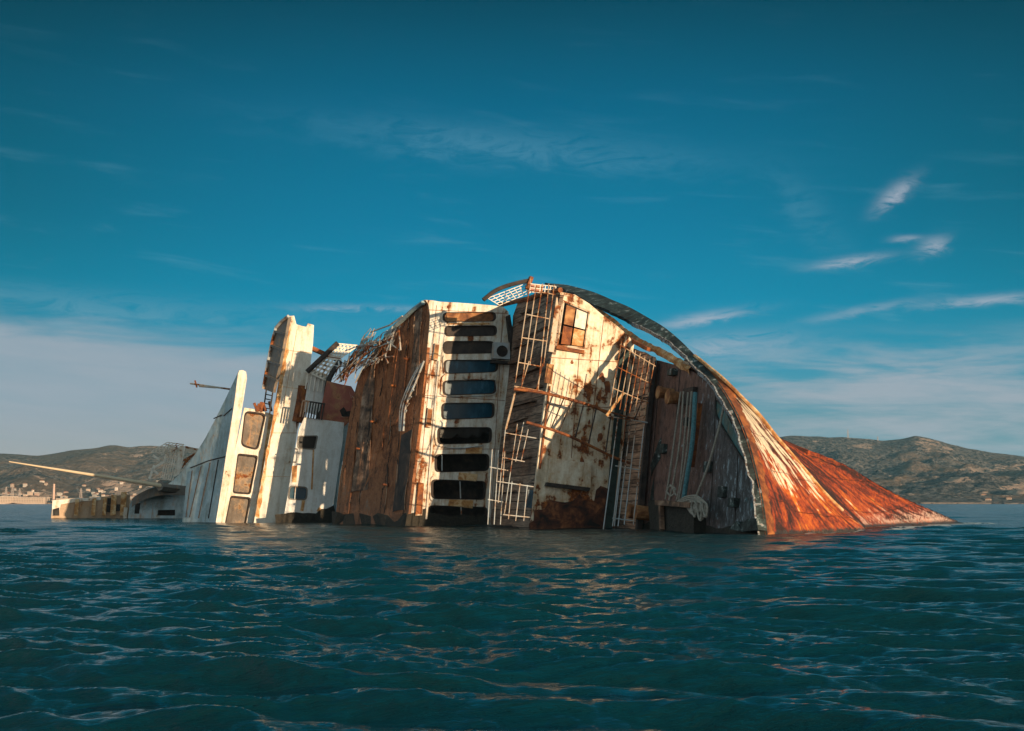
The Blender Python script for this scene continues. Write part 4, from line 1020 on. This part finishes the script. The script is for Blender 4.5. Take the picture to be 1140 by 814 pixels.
# ---- things between slab and bridge: barred wall, cross beam, awning frame, railings
X_AW = X_BLOCK - 2.2
bm = bmesh.new(); prism(bm, quad([(345, 412), (362, 416), (366, 424), (360, 452), (352, 462), (338, 458)], 'X', X_AW), Vector((-.2, 0, 0))); bw_ = part('barred_house_wall', bm, M['block'])
bm = bmesh.new()
for q in range(5): bar(bm, on(343 + q * 4.4, 413 + q, 'X', X_AW + .15), on(340 + q * 4.4, 433 + q, 'X', X_AW + .15), .18, .1)
part('window_bar', bm, M['cream'], bw_)
bm = bmesh.new(); bar(bm, on(345, 387, 'X', X_SLAB - .9), on(379, 402, 'X', X_SLAB - .9), .75, .4); part('cross_beam', bm, M['rust'])
def grille(bm, c, nu, nv, r, ax, val, off=0.0):
    """bars over a four-cornered patch given in photo pixels: nu along the first edge, nv along the second"""
    for q in range(nu + 1): a, b = lerp4(c, q / nu, 0), lerp4(c, q / nu, 1); bar(bm, on(*a, ax, val), on(*b, ax, val), r, r)
    for q in range(nv + 1): a, b = lerp4(c, 0, q / nv), lerp4(c, 1, q / nv); bar(bm, on(*a, ax, val + off), on(*b, ax, val + off), r, r)
bm = bmesh.new(); grille(bm, [(376, 383), (398, 385), (380, 398), (366, 396)], 5, 4, .16, 'X', X_AW); grille(bm, [(359, 398), (380, 401), (364, 424), (343, 414)], 5, 5, .17, 'X', X_AW + .3)
part('awning_frame', bm, M['cream'])
bm = bmesh.new()
for pts in ([(376, 382), (360, 397), (342, 414)], [(379, 402), (366, 423), (362, 450), (358, 462)]): tube(bm, smooth_curve(quad(pts, 'X', X_AW + .5), 10), .28, 6)
part('awning_edge', bm, M['dark'])
bm = bmesh.new()
for x in np.linspace(337, 361, 9): bar(bm, on(x, 446 + (x - 337) * .15, 'X', X_BLOCK + .1), on(x - 3, 464 + (x - 337) * .15, 'X', X_BLOCK + .1), .13, .13)
bar(bm, on(337, 446, 'X', X_BLOCK + .1), on(362, 450, 'X', X_BLOCK + .1), .15, .15)
part('railing', bm, M['dark'])
bm = bmesh.new(); tube(bm, quad([(338, 430), (336, 445), (331, 470)], 'X', X_SLAB - .2), .6, 7); part('corroded_post', bm, M['rust'])
# tangled railing that has come down over the upper edge
r9 = random.Random(17)
def tangle(name, n, region, rad, mat, bend=3):
    bm = bmesh.new()
    for _ in range(n):
        (x0, y0), (x1, y1), wd = r9.choice(region); t0 = r9.uniform(-.1, .5); t1 = t0 + r9.uniform(.25, .7)
        o0, o1 = r9.uniform(-wd, wd), r9.uniform(-wd, wd); z = RP(r9.uniform(.1, 1.6))
        a = (x0 + (x1 - x0) * t0 + o0, y0 + (y1 - y0) * t0 + o0 * .5); b = (x0 + (x1 - x0) * min(1, t1) + o1, y0 + (y1 - y0) * min(1, t1) + o1 * .5)
        m = ((a[0] + b[0]) / 2 + r9.uniform(-bend, bend), (a[1] + b[1]) / 2 + r9.uniform(-bend, bend))
        tube(bm, smooth_curve(quad([a, m, b], 'N', z), 7), rad * r9.uniform(.7, 1.3), 5)
    return part(name, bm, mat, label='tangle of bent pale railings hanging over the upper edge')
tangle('tangled_railing', 64, [((434, 366), (384, 428), 8), ((428, 372), (392, 420), 6), ((414, 372), (374, 424), 4), ((440, 366), (420, 415), 5), ((430, 380), (386, 392), 5), ((424, 400), (378, 410), 6)], .045, M['rail_blue'])
tangle('tangled_railing', 40, [((418, 368), (378, 424), 6), ((404, 390), (374, 426), 9)], .042, M['rail'])
bm = bmesh.new()
for a, b in (((412, 370), (434, 362)), ((434, 362), (448, 352)), ((377, 402), (380, 425)), ((384, 401), (382, 424)), ((389, 396), (386, 420)), ((440, 372), (436, 384)), ((444, 366), (446, 390)), ((441, 366), (429, 396)), ((418, 399), (438, 397)), ((426, 388), (432, 404)), ((445, 390), (431, 380))): bm = bmesh.new(); tube(bm, quad([a, b], 'N', RP(.9)), .08, 6); part('broken_handrail', bm, M['rail_blue'])
# second bent rail lying on the roof near the bridge front
bm = bmesh.new()
for dx0, dx1 in ((0, 0), (3, 4), (5.5, 6)): tube(bm, smooth_curve(quad([(472 - dx0, 402 + dx0), (463 - dx1, 425), (452 - dx0, 452), (449 - dx1 * .7, 480)], 'N', RP(.35)), 14), .09, 6)
for t in range(9): tube(bm, quad([(471 - t * 2.6, 404 + t * 7.5), (463 - t * 1.6, 410 + t * 7)], 'N', RP(.35)), .06, 5)
part('bent_rail', bm, M['rail_blue'], label='bent pale rail lying on the brown roof')

# ---- cream window frames left of the slab
fr = [(272, 454), (283, 455.5), (300, 460), (301, 470), (288, 545), (282, 592), (240, 592), (250, 555), (262, 500)]
L = quad(fr, 'X', X_FRAME); L[5] += Vector((0, -5, 0)); L[6] += Vector((0, -5, 0))
fw = [rrect(quad([(273, 458), (296, 461), (287, 501), (268.5, 496)], 'X', X_FRAME), 4, .5), rrect(quad([(265, 505.5), (287, 508), (278.5, 550), (259.5, 548.5)], 'X', X_FRAME), 3, .25), rrect(quad([(257, 552.5), (279, 554.5), (272, 592), (249, 592)], 'X', X_FRAME), 3, .25)]
bm = bmesh.new(); prism(bm, L, Vector((-.35, 0, 0)), fw); frm = part('window_wall', bm, M['cream'], label='cream wall with three tall brown windows')
for Lw in fw:
    bm = bmesh.new(); prism(bm, [p + Vector((-.25, 0, 0)) for p in shrink(Lw, -.03)], Vector((-.05, 0, 0))); part('window_pane', bm, M['glasswall'], frm)
    bm = bmesh.new(); ring(bm, [p + Vector((.05, 0, 0)) for p in shrink(Lw, -.08)], .20, Vector((-.12, 0, 0))); part('window_frame', bm, M['rubber'], frm)
bm = bmesh.new(); prism(bm, below(quad([(300, 460), (304, 462), (290, 545), (285, 592), (278, 592), (288, 545)], 'X', X_FRAME + .2), 3, 4), Vector((-.2, 0, 0))); part('edge_strip', bm, M['timber'], frm)
bm = bmesh.new(); r10 = random.Random(8)
for _ in range(7):
    x = r10.uniform(282, 302); tube(bm, quad([(x, 458), (x + r10.uniform(-4, 4), 450 - r10.uniform(0, 5))], 'X', X_FRAME + .1), .15, 5)
part('broken_stub', bm, M['rust'], frm)
# ---- wedge: sloping grey-teal casing with a cream edge
band = [(237, 592), (243, 565), (252, 505), (260, 455), (265, 416), (266.5, 412.5), (270, 412), (274, 414), (275, 421), (270, 452), (261, 505), (252, 560), (247, 592)]
L = quad(band, 'X', X_FRAME + .4); L[0] += Vector((0, -5, 0)); L[-1] += Vector((0, -5, 0))
bm = bmesh.new(); prism(bm, L, Vector((-.5, 0, 0))); part('casing_edge', bm, M['cream'], label='narrow cream edge of the teal casing')
wd = [(266, 412.5), (261, 423), (252, 442), (241, 464), (229, 487), (216, 508), (203, 525), (194, 534), (187, 539), (207, 541), (204, 592), (237, 592), (243, 565), (252, 505), (260, 455), (265, 416)]
L = quad(wd, 'N', WP()); L[10] += Vector((0, -5, 0)); L[11] += Vector((0, -5, 0))
bm = bmesh.new(); prism(bm, L, Vector((0, 0, -.3))); casing = part('casing_side', bm, M['teal_plate'], label='sloping grey teal plated casing')
bm = bmesh.new()
for pts in ([(247, 462), (238, 466)], [(252, 508), (232, 513), (212, 521)], [(214, 524), (207, 576)], [(224, 519), (211, 576)], [(234, 515), (221, 577)], [(243, 512), (232, 577)], [(258, 455), (249, 463)]):
    bm = bmesh.new(); tube(bm, quad(pts, 'N', WP(.03)), .06, 5); part('plate_seam', bm, M['dark'], casing)
bm = bmesh.new()
for a, b in (((212, 427), (264, 434.5)), ((217, 424), (219, 431)), ((222, 430), (240, 431.5))): tube(bm, quad([a, b], 'N', WP(-.6)), .10, 5)
part('antenna', bm, M['rail'])
# filler behind the casing so it has a body
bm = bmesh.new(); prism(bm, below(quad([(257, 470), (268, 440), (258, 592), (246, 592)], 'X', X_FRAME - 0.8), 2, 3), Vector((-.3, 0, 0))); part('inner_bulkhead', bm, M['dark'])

# ---- stern: dark vault, low bulwark with blocks, lattice tower, fallen mast
DS = 180.0
XS_ = dl(175, 560, DS).x
bm = bmesh.new(); L = below(quad([(143, 573), (145, 560), (152, 553), (165, 549), (190, 548), (206, 543), (208, 592), (143, 592)], 'X', XS_), 6, 7)
holes = [quad([(150.5, 561), (156.5, 560), (155, 572), (149.5, 572)], 'X', XS_), quad([(176, 568), (195, 567.5), (195, 574), (175, 574)], 'X', XS_)]
prism(bm, L, Vector((-.3, 0, 0)), holes); stern = part('stern_house', bm, M['teal_plate'])
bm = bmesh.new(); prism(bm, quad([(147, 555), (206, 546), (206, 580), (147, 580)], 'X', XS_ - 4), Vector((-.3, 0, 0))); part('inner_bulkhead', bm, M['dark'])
bm = bmesh.new(); prev = None
for x, y in ((148, 554), (156, 549), (164, 545), (174, 542), (186, 540.5), (200, 541), (207, 541)):
    a = on(x, y, 'X', XS_ + 2.0); cur = [bm.verts.new(a), bm.verts.new(a + Vector((-9, 1.0, -1.5))), bm.verts.new(a + Vector((0, -1.2, 0)))]
    if prev:
        bm.faces.new((prev[0], prev[1], cur[1], cur[0])); bm.faces.new((prev[2], prev[0], cur[0], cur[2]))
    prev = cur
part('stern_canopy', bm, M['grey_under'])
XL = XS_ - 4
bm = bmesh.new(); L = below(quad([(58, 592), (58.5, 558), (80, 556), (100, 554), (125, 552), (145, 550.5), (146, 592)], 'X', XL), 0, 6); prism(bm, L, Vector((-.6, 0, 0))); lb = part('stern_bulwark', bm, painted('stern_planking', (0.48, 0.34, 0.23), .66, dirt=.5), label='low brown stern bulwark with a white top strip')
bm = bmesh.new(); prism(bm, ragged(quad([(58, 574), (58.5, 557), (80, 555.5), (112, 553), (112, 556.5), (86, 559), (68, 562), (65, 574)], 'X', XL + .15), .08, .8, True, 2), Vector((-.1, 0, 0)), flat=('X', XL + .15)); part('top_strip', bm, M['cream'], lb)
for x, y0, w, hh in ((86, 556, 2.2, 18), (105, 555, 2.2, 19), (117, 554, 2.0, 20), (127, 551, 3, 23), (138, 548, 3.2, 26)):
    bm = bmesh.new(); prism(bm, quad([(x - w, y0), (x + w, y0 - .3), (x + w - 1.5, y0 + hh), (x - w - 1.5, y0 + hh)], 'X', XL + .55), Vector((-.4, 0, 0))); part('rib_post', bm, M['timber'], lb)
for x, y in ((121, 566), (131.5, 565), (122, 558)):
    bm = bmesh.new(); prism(bm, quad([(x - 2, y - 3.5), (x + 2.5, y - 3.5), (x + 2, y + 4), (x - 2.5, y + 4)], 'X', XL + .2), Vector((-.1, 0, 0))); part('dark_port', bm, M['glass_dark'], lb)
bm = bmesh.new(); prism(bm, quad([(59, 567), (66, 565), (66, 574), (59, 574)], 'X', XL + .3), Vector((-.1, 0, 0))); part('dark_port', bm, M['glass_dark'], lb)
bm = bmesh.new(); bar(bm, on(140, 565, 'X', XL + 1.5), on(139, 577, 'X', XL + 1.5), .45, .45); part('white_post', bm, M['cream'], lb)
# lattice tower
XT = XS_ + 1
bm = bmesh.new(); grille(bm, [(187, 496), (201, 499), (192, 535), (180, 532)], 5, 2, .11, 'X', XT); grille(bm, [(186.5, 492.5), (205, 495), (188, 505), (168, 503)], 5, 5, .10, 'X', XT + .6)
for a, b in (((168, 523), (183, 514)), ((172, 518), (166, 533)), ((178, 512), (170, 507)), ((183, 514), (186, 500)), ((169, 522), (176, 528))): bar(bm, on(*a, 'X', XT + .3), on(*b, 'X', XT + .3), .3, .3)
tw = part('lattice_tower', bm, M['cream'], label='small lattice tower at the stern')
bm = bmesh.new(); prism(bm, quad([(201, 496), (206.5, 497), (200, 528), (194, 531)], 'X', XT + .7), Vector((-.7, 0, 0))); part('tower_panel', bm, M['cream'], tw)
bm = bmesh.new(); bar(bm, on(206, 497.5, 'X', XT), on(219, 500.5, 'X', XT), .25, .25)
for q in range(5): bar(bm, on(207 + q * 2.4, 512 - q * 1.5, 'X', XT), on(203 + q * 2.4, 521 - q * 3, 'X', XT), .16, .16)
bar(bm, on(204, 513, 'X', XT), on(220, 503, 'X', XT), .2, .2); part('tower_rail', bm, M['rail'], tw)
bm = bmesh.new(); tube(bm, [on(10, 514, 'X', XT + 2), on(95, 527.5, 'X', XT + 2), on(180, 541, 'X', XT + 2)], .07, 8, .27); mast = part('mast', bm, plain('mast_paint', (0.66, 0.52, 0.36)), label='long cream mast pointing out from the stern')
bm = bmesh.new(); tube(bm, [on(178, 540.5, 'X', XT + 2), on(200, 543.5, 'X', XT)], .7, 8, .9); part('mast_foot', bm, M['grey_under'], mast)

# ================================================================== railings and broken bars before the decks
def railing(lines, bars, ax, val, r=.085, mat='rail', label=None):
    bm = bmesh.new()
    for a, b in lines: tube(bm, quad([a, b], ax, val), r, 6)
    for a, b in bars: tube(bm, quad([a, b], ax, val), r * 1.1, 6)
    o = part('railing', bm, M[mat]); 
    if label: o['label'] = label
    return o
XR = X_WHITE + 1.2
railing([((591, 309), (573.6, 426)), ((597, 317), (581, 427)), ((604, 316), (590, 405)), ((611, 316), (599, 434)), ((617, 317), (605, 408)), ((589, 402), (580, 432)), ((604, 405), (597, 436))],
        [((590, 323.5), (618, 328)), ((586, 350), (611, 355)), ((581, 376), (609, 380)), ((577, 403.5), (602, 408)), ((572.6, 430), (604, 435.5))], 'X', XR, .044, 'rail', 'tall pale railing, upper section')
railing([((562.6, 478), (554.5, 560)), ((576, 472), (561.5, 572)), ((583, 470), (574, 514)), ((588, 478), (580, 514)), ((570, 536), (566, 578)), ((579, 538), (574, 580)), ((587, 540), (583, 580))],
        [((562.6, 482), (597, 488)), ((560, 509.5), (584, 514)), ((553.7, 536), (594, 542)), ((560, 573), (590, 576))], 'X', XR, .038, 'rail_blue', 'pale railing just above the water')
bm = bmesh.new(); tube(bm, quad([(563, 478), (575, 430)], 'X', XR), .09, 6); part('rail_stanchion', bm, M['rail'])
XR2 = X_STEP + 1.0
railing([((688, 465.5), (671.6, 590)), ((697, 469), (682, 586)), ((702, 471), (688, 586)), ((708, 473), (695, 584)), ((717, 473), (705, 584)), ((692, 515), (684, 586))],
        [((677, 463.5), (721, 470.5)), ((685, 518.6), (713, 523.5)), ((682, 577), (706, 580))], 'X', XR2, .042, 'rail_blue', 'pale railing before the planked deck')
railing([((702, 443), (687, 465)), ((709, 442), (696, 467)), ((716, 443), (706, 468)), ((700, 440), (722, 443))], [((698, 440), (726, 446)), ((722, 396), (717, 440)), ((712, 400), (706, 436))], 'X', XR2, .045, 'dark', 'thin dark rails on the planked deck')
XR3 = X_STEP + 3.5
railing([((692 + q * 5.2, 380 + q * 3.4), (679 + q * 5.4, 452 + q * 2.0)) for q in range(8)], [((690, 384), (730, 408)), ((686, 408), (726, 428)), ((682, 432), (722, 449))], 'X', XR3, .036, 'rail', 'thin bent railing on the deck edge before the white house')
railing([((548 + q * 7, 500 + q), (543 + q * 7, 584)) for q in range(3)], [((545, 520), (566, 524)), ((543, 556), (560, 559))], 'X', XR - .6, .04, 'rail_blue', 'thin rails at the foot of the bridge front')
bm = bmesh.new(); tube(bm, quad([(675, 463), (694.5, 437)], 'X', XR2 + .2), .12, 6); part('loose_pole', bm, M['timber'])
for nm, pts, r in (('broken_handrail', [(572, 433), (603, 437), (637, 445.5), (664, 454), (680, 463)], .12), ('broken_handrail', [(586, 470), (622, 481), (650, 493), (681, 508), (702, 516)], .11), ('broken_handrail', [(664, 454), (690, 462), (722, 470)], .07)):
    bm = bmesh.new(); tube(bm, smooth_curve(quad(pts, 'X', X_WHITE + 2.2), 16), r, 7); part(nm, bm, M['rust'])
bm = bmesh.new()
for a, b in (((637, 446), (622, 481)), ((650, 449), (640, 489)), ((664, 454), (655, 494)), ((628, 443), (613, 478)), ((616, 439), (603, 474)), ((680, 463), (674, 505))): tube(bm, quad([a, b], 'X', X_WHITE + 2.2), .055, 5)
part('thin_rail_wire', bm, M['dark'])
# ladder rail standing off the white wall that throws the barred shadow
XG = X_WHITE + 3.0
bm = bmesh.new()
ga = [on(x, y, 'X', X_WHITE) for x, y in ((646, 390), (690, 399), (662, 452), (620, 440))]
hs = INV.to_3x3() @ tosun
ga = [p + hs * (9.0 / hs.x) for p in ga]
gl = lambda u, v: ga[0].lerp(ga[1], u).lerp(ga[3].lerp(ga[2], u), v)
for q in range(7): tube(bm, [gl(q / 6, -.25), gl(q / 6, 1.9)], .06 if q else .16, 5)
for v in (0, .5, 1.0, 1.5): tube(bm, [gl(0, v), gl(1.05, v)], .12, 5)
GRID_RAIL = bm
# ---- grating balcony on the very top
XB = X_WHITE - 2
bm = bmesh.new(); grille(bm, [(543, 332), (590, 314), (592, 325), (556, 340)], 8, 4, .055, 'X', XB)
grille(bm, [(590, 316), (619, 319), (617, 327), (590, 325)], 5, 2, .06, 'X', XB + 1)
balc = part('balcony_grating', bm, M['cream'], label='open grating of the topmost balcony')
bm = bmesh.new(); tube(bm, smooth_curve(quad([(538, 334), (550, 324.5), (562, 319), (576, 315), (590, 312)], 'X', XB + .4), 16), .17, 7); part('balcony_rim', bm, M['dark'], balc)
bm = bmesh.new(); bar(bm, on(587, 322, 'X', XB + .5), on(591.5, 308.5, 'X', XB + .5), .45, .3); part('balcony_post', bm, M['rust'], balc)
bm = bmesh.new(); prism(bm, ragged(quad([(591, 317), (606, 318), (604, 325), (590, 324)], 'X', XB + .3), .1, .6, True, 2), Vector((-.1, 0, 0)), flat=('X', XB + .3)); part('red_panel', bm, M['red'], balc)
bm = bmesh.new(); tube(bm, quad([(556, 340), (590, 332), (606, 326), (624, 323)], 'Z', Z_D2 + .1), .22, 6); part('deck_edge', bm, M['rust'], deck2)

# ---- winch gear on the foredeck
wn = bpy.data.objects.new('mooring_winch', None); COL.objects.link(wn); wn.parent = ship; wn['label'] = 'dark mooring winch with twin bollard drums on the foredeck'
for x, y, rad in ((749, 439, .42), (760, 444, .48)):
    c = on(x, y, 'Z', 0); bm = bmesh.new(); tube(bm, [c, c + Vector((0, 0, .15)), c + Vector((0, 0, .9)), c + Vector((0, 0, 1.0)), c + Vector((0, 0, 1.15))], rad, 14); tube(bm, [c + Vector((0, 0, 1.0)), c + Vector((0, 0, 1.2))], rad * 1.18, 14); part('bollard', bm, M['board'], wn)
bm = bmesh.new(); c = on(773, 441, 'Z', 0); box(bm, c + Vector((-1.5, -.6, 0)), c + Vector((.5, .6, .35))); part('winch_bed', bm, M['dark'], wn)
bm = bmesh.new(); bar(bm, on(779, 449, 'Z', .5), on(770, 520, 'Z', .5), .35, .3); part('rust_bar', bm, M['rust'], wn)
bm = bmesh.new(); prism(bm, [on(x, y, 'Z', .0) for x, y in ((734, 562), (737, 558), (770, 560), (772, 565), (786, 566), (786, 596), (737, 596))], Vector((0, 0, .9))); part('winch_base', bm, M['weed'], wn)
bm = bmesh.new(); bar(bm, on(733, 560, 'Z', 1.1), on(772, 563, 'Z', 1.1), .35, .6); part('drum_ledge', bm, M['sheet'], wn)
bm = bmesh.new(); bar(bm, on(736, 561, 'Z', 1.15), on(737, 590, 'Z', 1.15), .3, .3); part('ledge_leg', bm, M['sheet'], wn)
for x, y in ((716, 571), (724, 572)):
    c = on(x, y, 'Z', 0); bm = bmesh.new(); tube(bm, [c, c + Vector((0, 0, 1.2))], .55, 12); part('bollard', bm, M['board'], wn)
bm = bmesh.new(); prism(bm, ragged(quad([(712, 581), (735, 583), (790, 586), (820, 588), (850, 590), (851, 602), (711, 602)], 'Z', .06), .2, 1.0, True, 31), Vector((0, 0, -.05)), flat=('Z', .06)); part('waterline_growth', bm, M['weed'], foredeck)
for pts in ([(824, 584), (832, 578), (842, 577), (844, 590), (826, 592)], [(812, 589), (820, 580), (826, 592)]):
    bm = bmesh.new(); prism(bm, quad(pts, 'Z', .7), Vector((0, 0, -.6))); part('deck_fitting', bm, M['band'], foredeck)
bm = bmesh.new()
for pts in ([(733, 492), (736, 487), (735, 510), (728, 522), (725, 530), (724, 518)], [(725, 545), (728, 532), (727, 560), (722, 574)]): prism(bm, quad(pts, 'Z', .05), Vector((0, 0, -.03)))
part('bleached_patch', bm, M['band'], foredeck)

for q, (x, y, w, h) in enumerate(((790, 520, 5, 3), (806, 548, 4, 3), (741, 500, 3, 3), (768, 470, 3, 2.5), (820, 560, 4, 2.5), (752, 415, 4, 2))):
    c = on(x, y, 'Z', 0); bm = bmesh.new(); box(bm, c + Vector((-w * .12, -h * .12, 0)), c + Vector((w * .12, h * .12, .22 + .05 * q))); part('deck_cleat', bm, M['band'], foredeck)
for pts in ([(735, 405), (722, 560)], [(758, 408), (744, 552)], [(797, 440), (790, 585)], [(822, 492), (818, 588)]):
    bm = bmesh.new(); tube(bm, [p + Vector((0, 0, .02)) for p in smooth_curve(quad([pts[0], ((pts[0][0] + pts[1][0]) / 2 + .8, (pts[0][1] + pts[1][1]) / 2), pts[1]], 'Z', 0), 14)], .035, 4); part('deck_seam', bm, M['dark'], foredeck)

# ---- ropes: things of their own, hanging from the winch
def rope(pts, r, mat, label, group=None, z=(1.0, 1.0), name='mooring_rope', sag=0.0):
    P = []
    for i, (x, y) in enumerate(pts):
        P.append(on(x, y, 'Z', z[0] + (z[1] - z[0]) * i / (len(pts) - 1)))
    c = smooth_curve(P, 26); bm = bmesh.new(); tube(bm, c, r, 7)
    o = link(name, bm, mat); return tag(o, label, 'rope', group)
rl = 'pale weathered rope hanging slack from the foredeck drums down to the winch base'; rg = 'slack ropes below the drums'
for pts in ([(758, 436), (752, 480), (746, 525), (741, 556)], [(761, 436), (757, 490), (750, 535), (745, 557)], [(766, 437), (762, 490), (757, 540), (753, 558)], [(770, 436), (765, 500), (758, 545), (755, 560)]):
    rope(pts, .075, M['rope'], rl, rg)
rope([(774, 437), (771, 490), (765, 530), (761, 556)], .17, M['rope_teal'], 'thick faded teal rope hanging beside the slack pale ropes')
rope([(806, 452), (799, 482), (788, 520), (775, 553)], .085, M['rope'], 'long taut pale rope slanting from the bulwark slot to the winch base', z=(.4, 1.0))
rope([(746, 540), (752, 545), (748, 552), (743, 548), (747, 541), (753, 552)], .07, M['rope'], 'knotted loop of pale rope above the winch base')
bm = bmesh.new(); r12 = random.Random(3)
for q in range(9):
    x = 768 + q * 2.1; lo = 574 + r12.uniform(-5, 5); z = 1.15 + .12 * (q % 3)
    tube(bm, smooth_curve(quad([(x - 2, 558), (x + 2.0, 560 + r12.uniform(-1, 2)), (x + 2.6, 567), (x + 1.6, lo), (x - .6, lo - 3), (x - 2.5, 565), (x - 1, 558)], 'Z', z), 18), .075, 6)
for q in range(3): tube(bm, smooth_curve(quad([(754, 560 + q), (762, 554 + q * 2), (773, 552 + q * 2), (781, 556 + q), (786, 562)], 'Z', 1.25), 16), .08, 6)
o = link('rope_coil', bm, M['rope']); tag(o, 'bundle of pale rope coiled over the winch base at the waterline', 'rope')
part('barred_screen', GRID_RAIL, M['rail']) if False else GRID_RAIL.free()

# ================================================================== water last: it needs the waterline
def z0(a, b):
    a, b = SHIP @ a, SHIP @ b; t = a.z / (a.z - b.z); p = a.lerp(b, t); return (p.x, p.y)
def cross(c):
    for a, b in zip(c, c[1:]):
        if (SHIP @ a).z > 0 >= (SHIP @ b).z: return z0(a, b)
hw, cw_, tw_ = cross(Hc), cross(Cc), cross(Tc)
print('WATERLINE', hw, cw_, tw_)
near_tip = ((cw_[0] + 2 * tw_[0]) / 3, (cw_[1] + 2 * tw_[1]) / 3)
FOAM_LINES = [(cw_, tw_, 1.5, .6), (near_tip, tw_, 2.2, 1.2), (tw_, (tw_[0] + 2.2, tw_[1] - .5), 1.7, 1.5), (hw, cw_, .45, .4)]
sea()

# ================================================================== the air
bm = bmesh.new(); box(bm, (-8200, -8100, -9), (8200, 8200, 330))
hz = link('haze', bm, [], world=True)
hm = bpy.data.materials.new('haze'); hm.use_nodes = True; nt = hm.node_tree; nt.nodes.clear()
ho = nt.nodes.new('ShaderNodeOutputMaterial'); pv = nt.nodes.new('ShaderNodeVolumePrincipled')
pv.inputs['Color'].default_value = (0.34, 0.74, 0.94, 1); pv.inputs['Density'].default_value = 2.6e-5
nt.links.new(pv.outputs[0], ho.inputs['Volume']); hz.data.materials.append(hm)
tag(hz, kind='stuff')
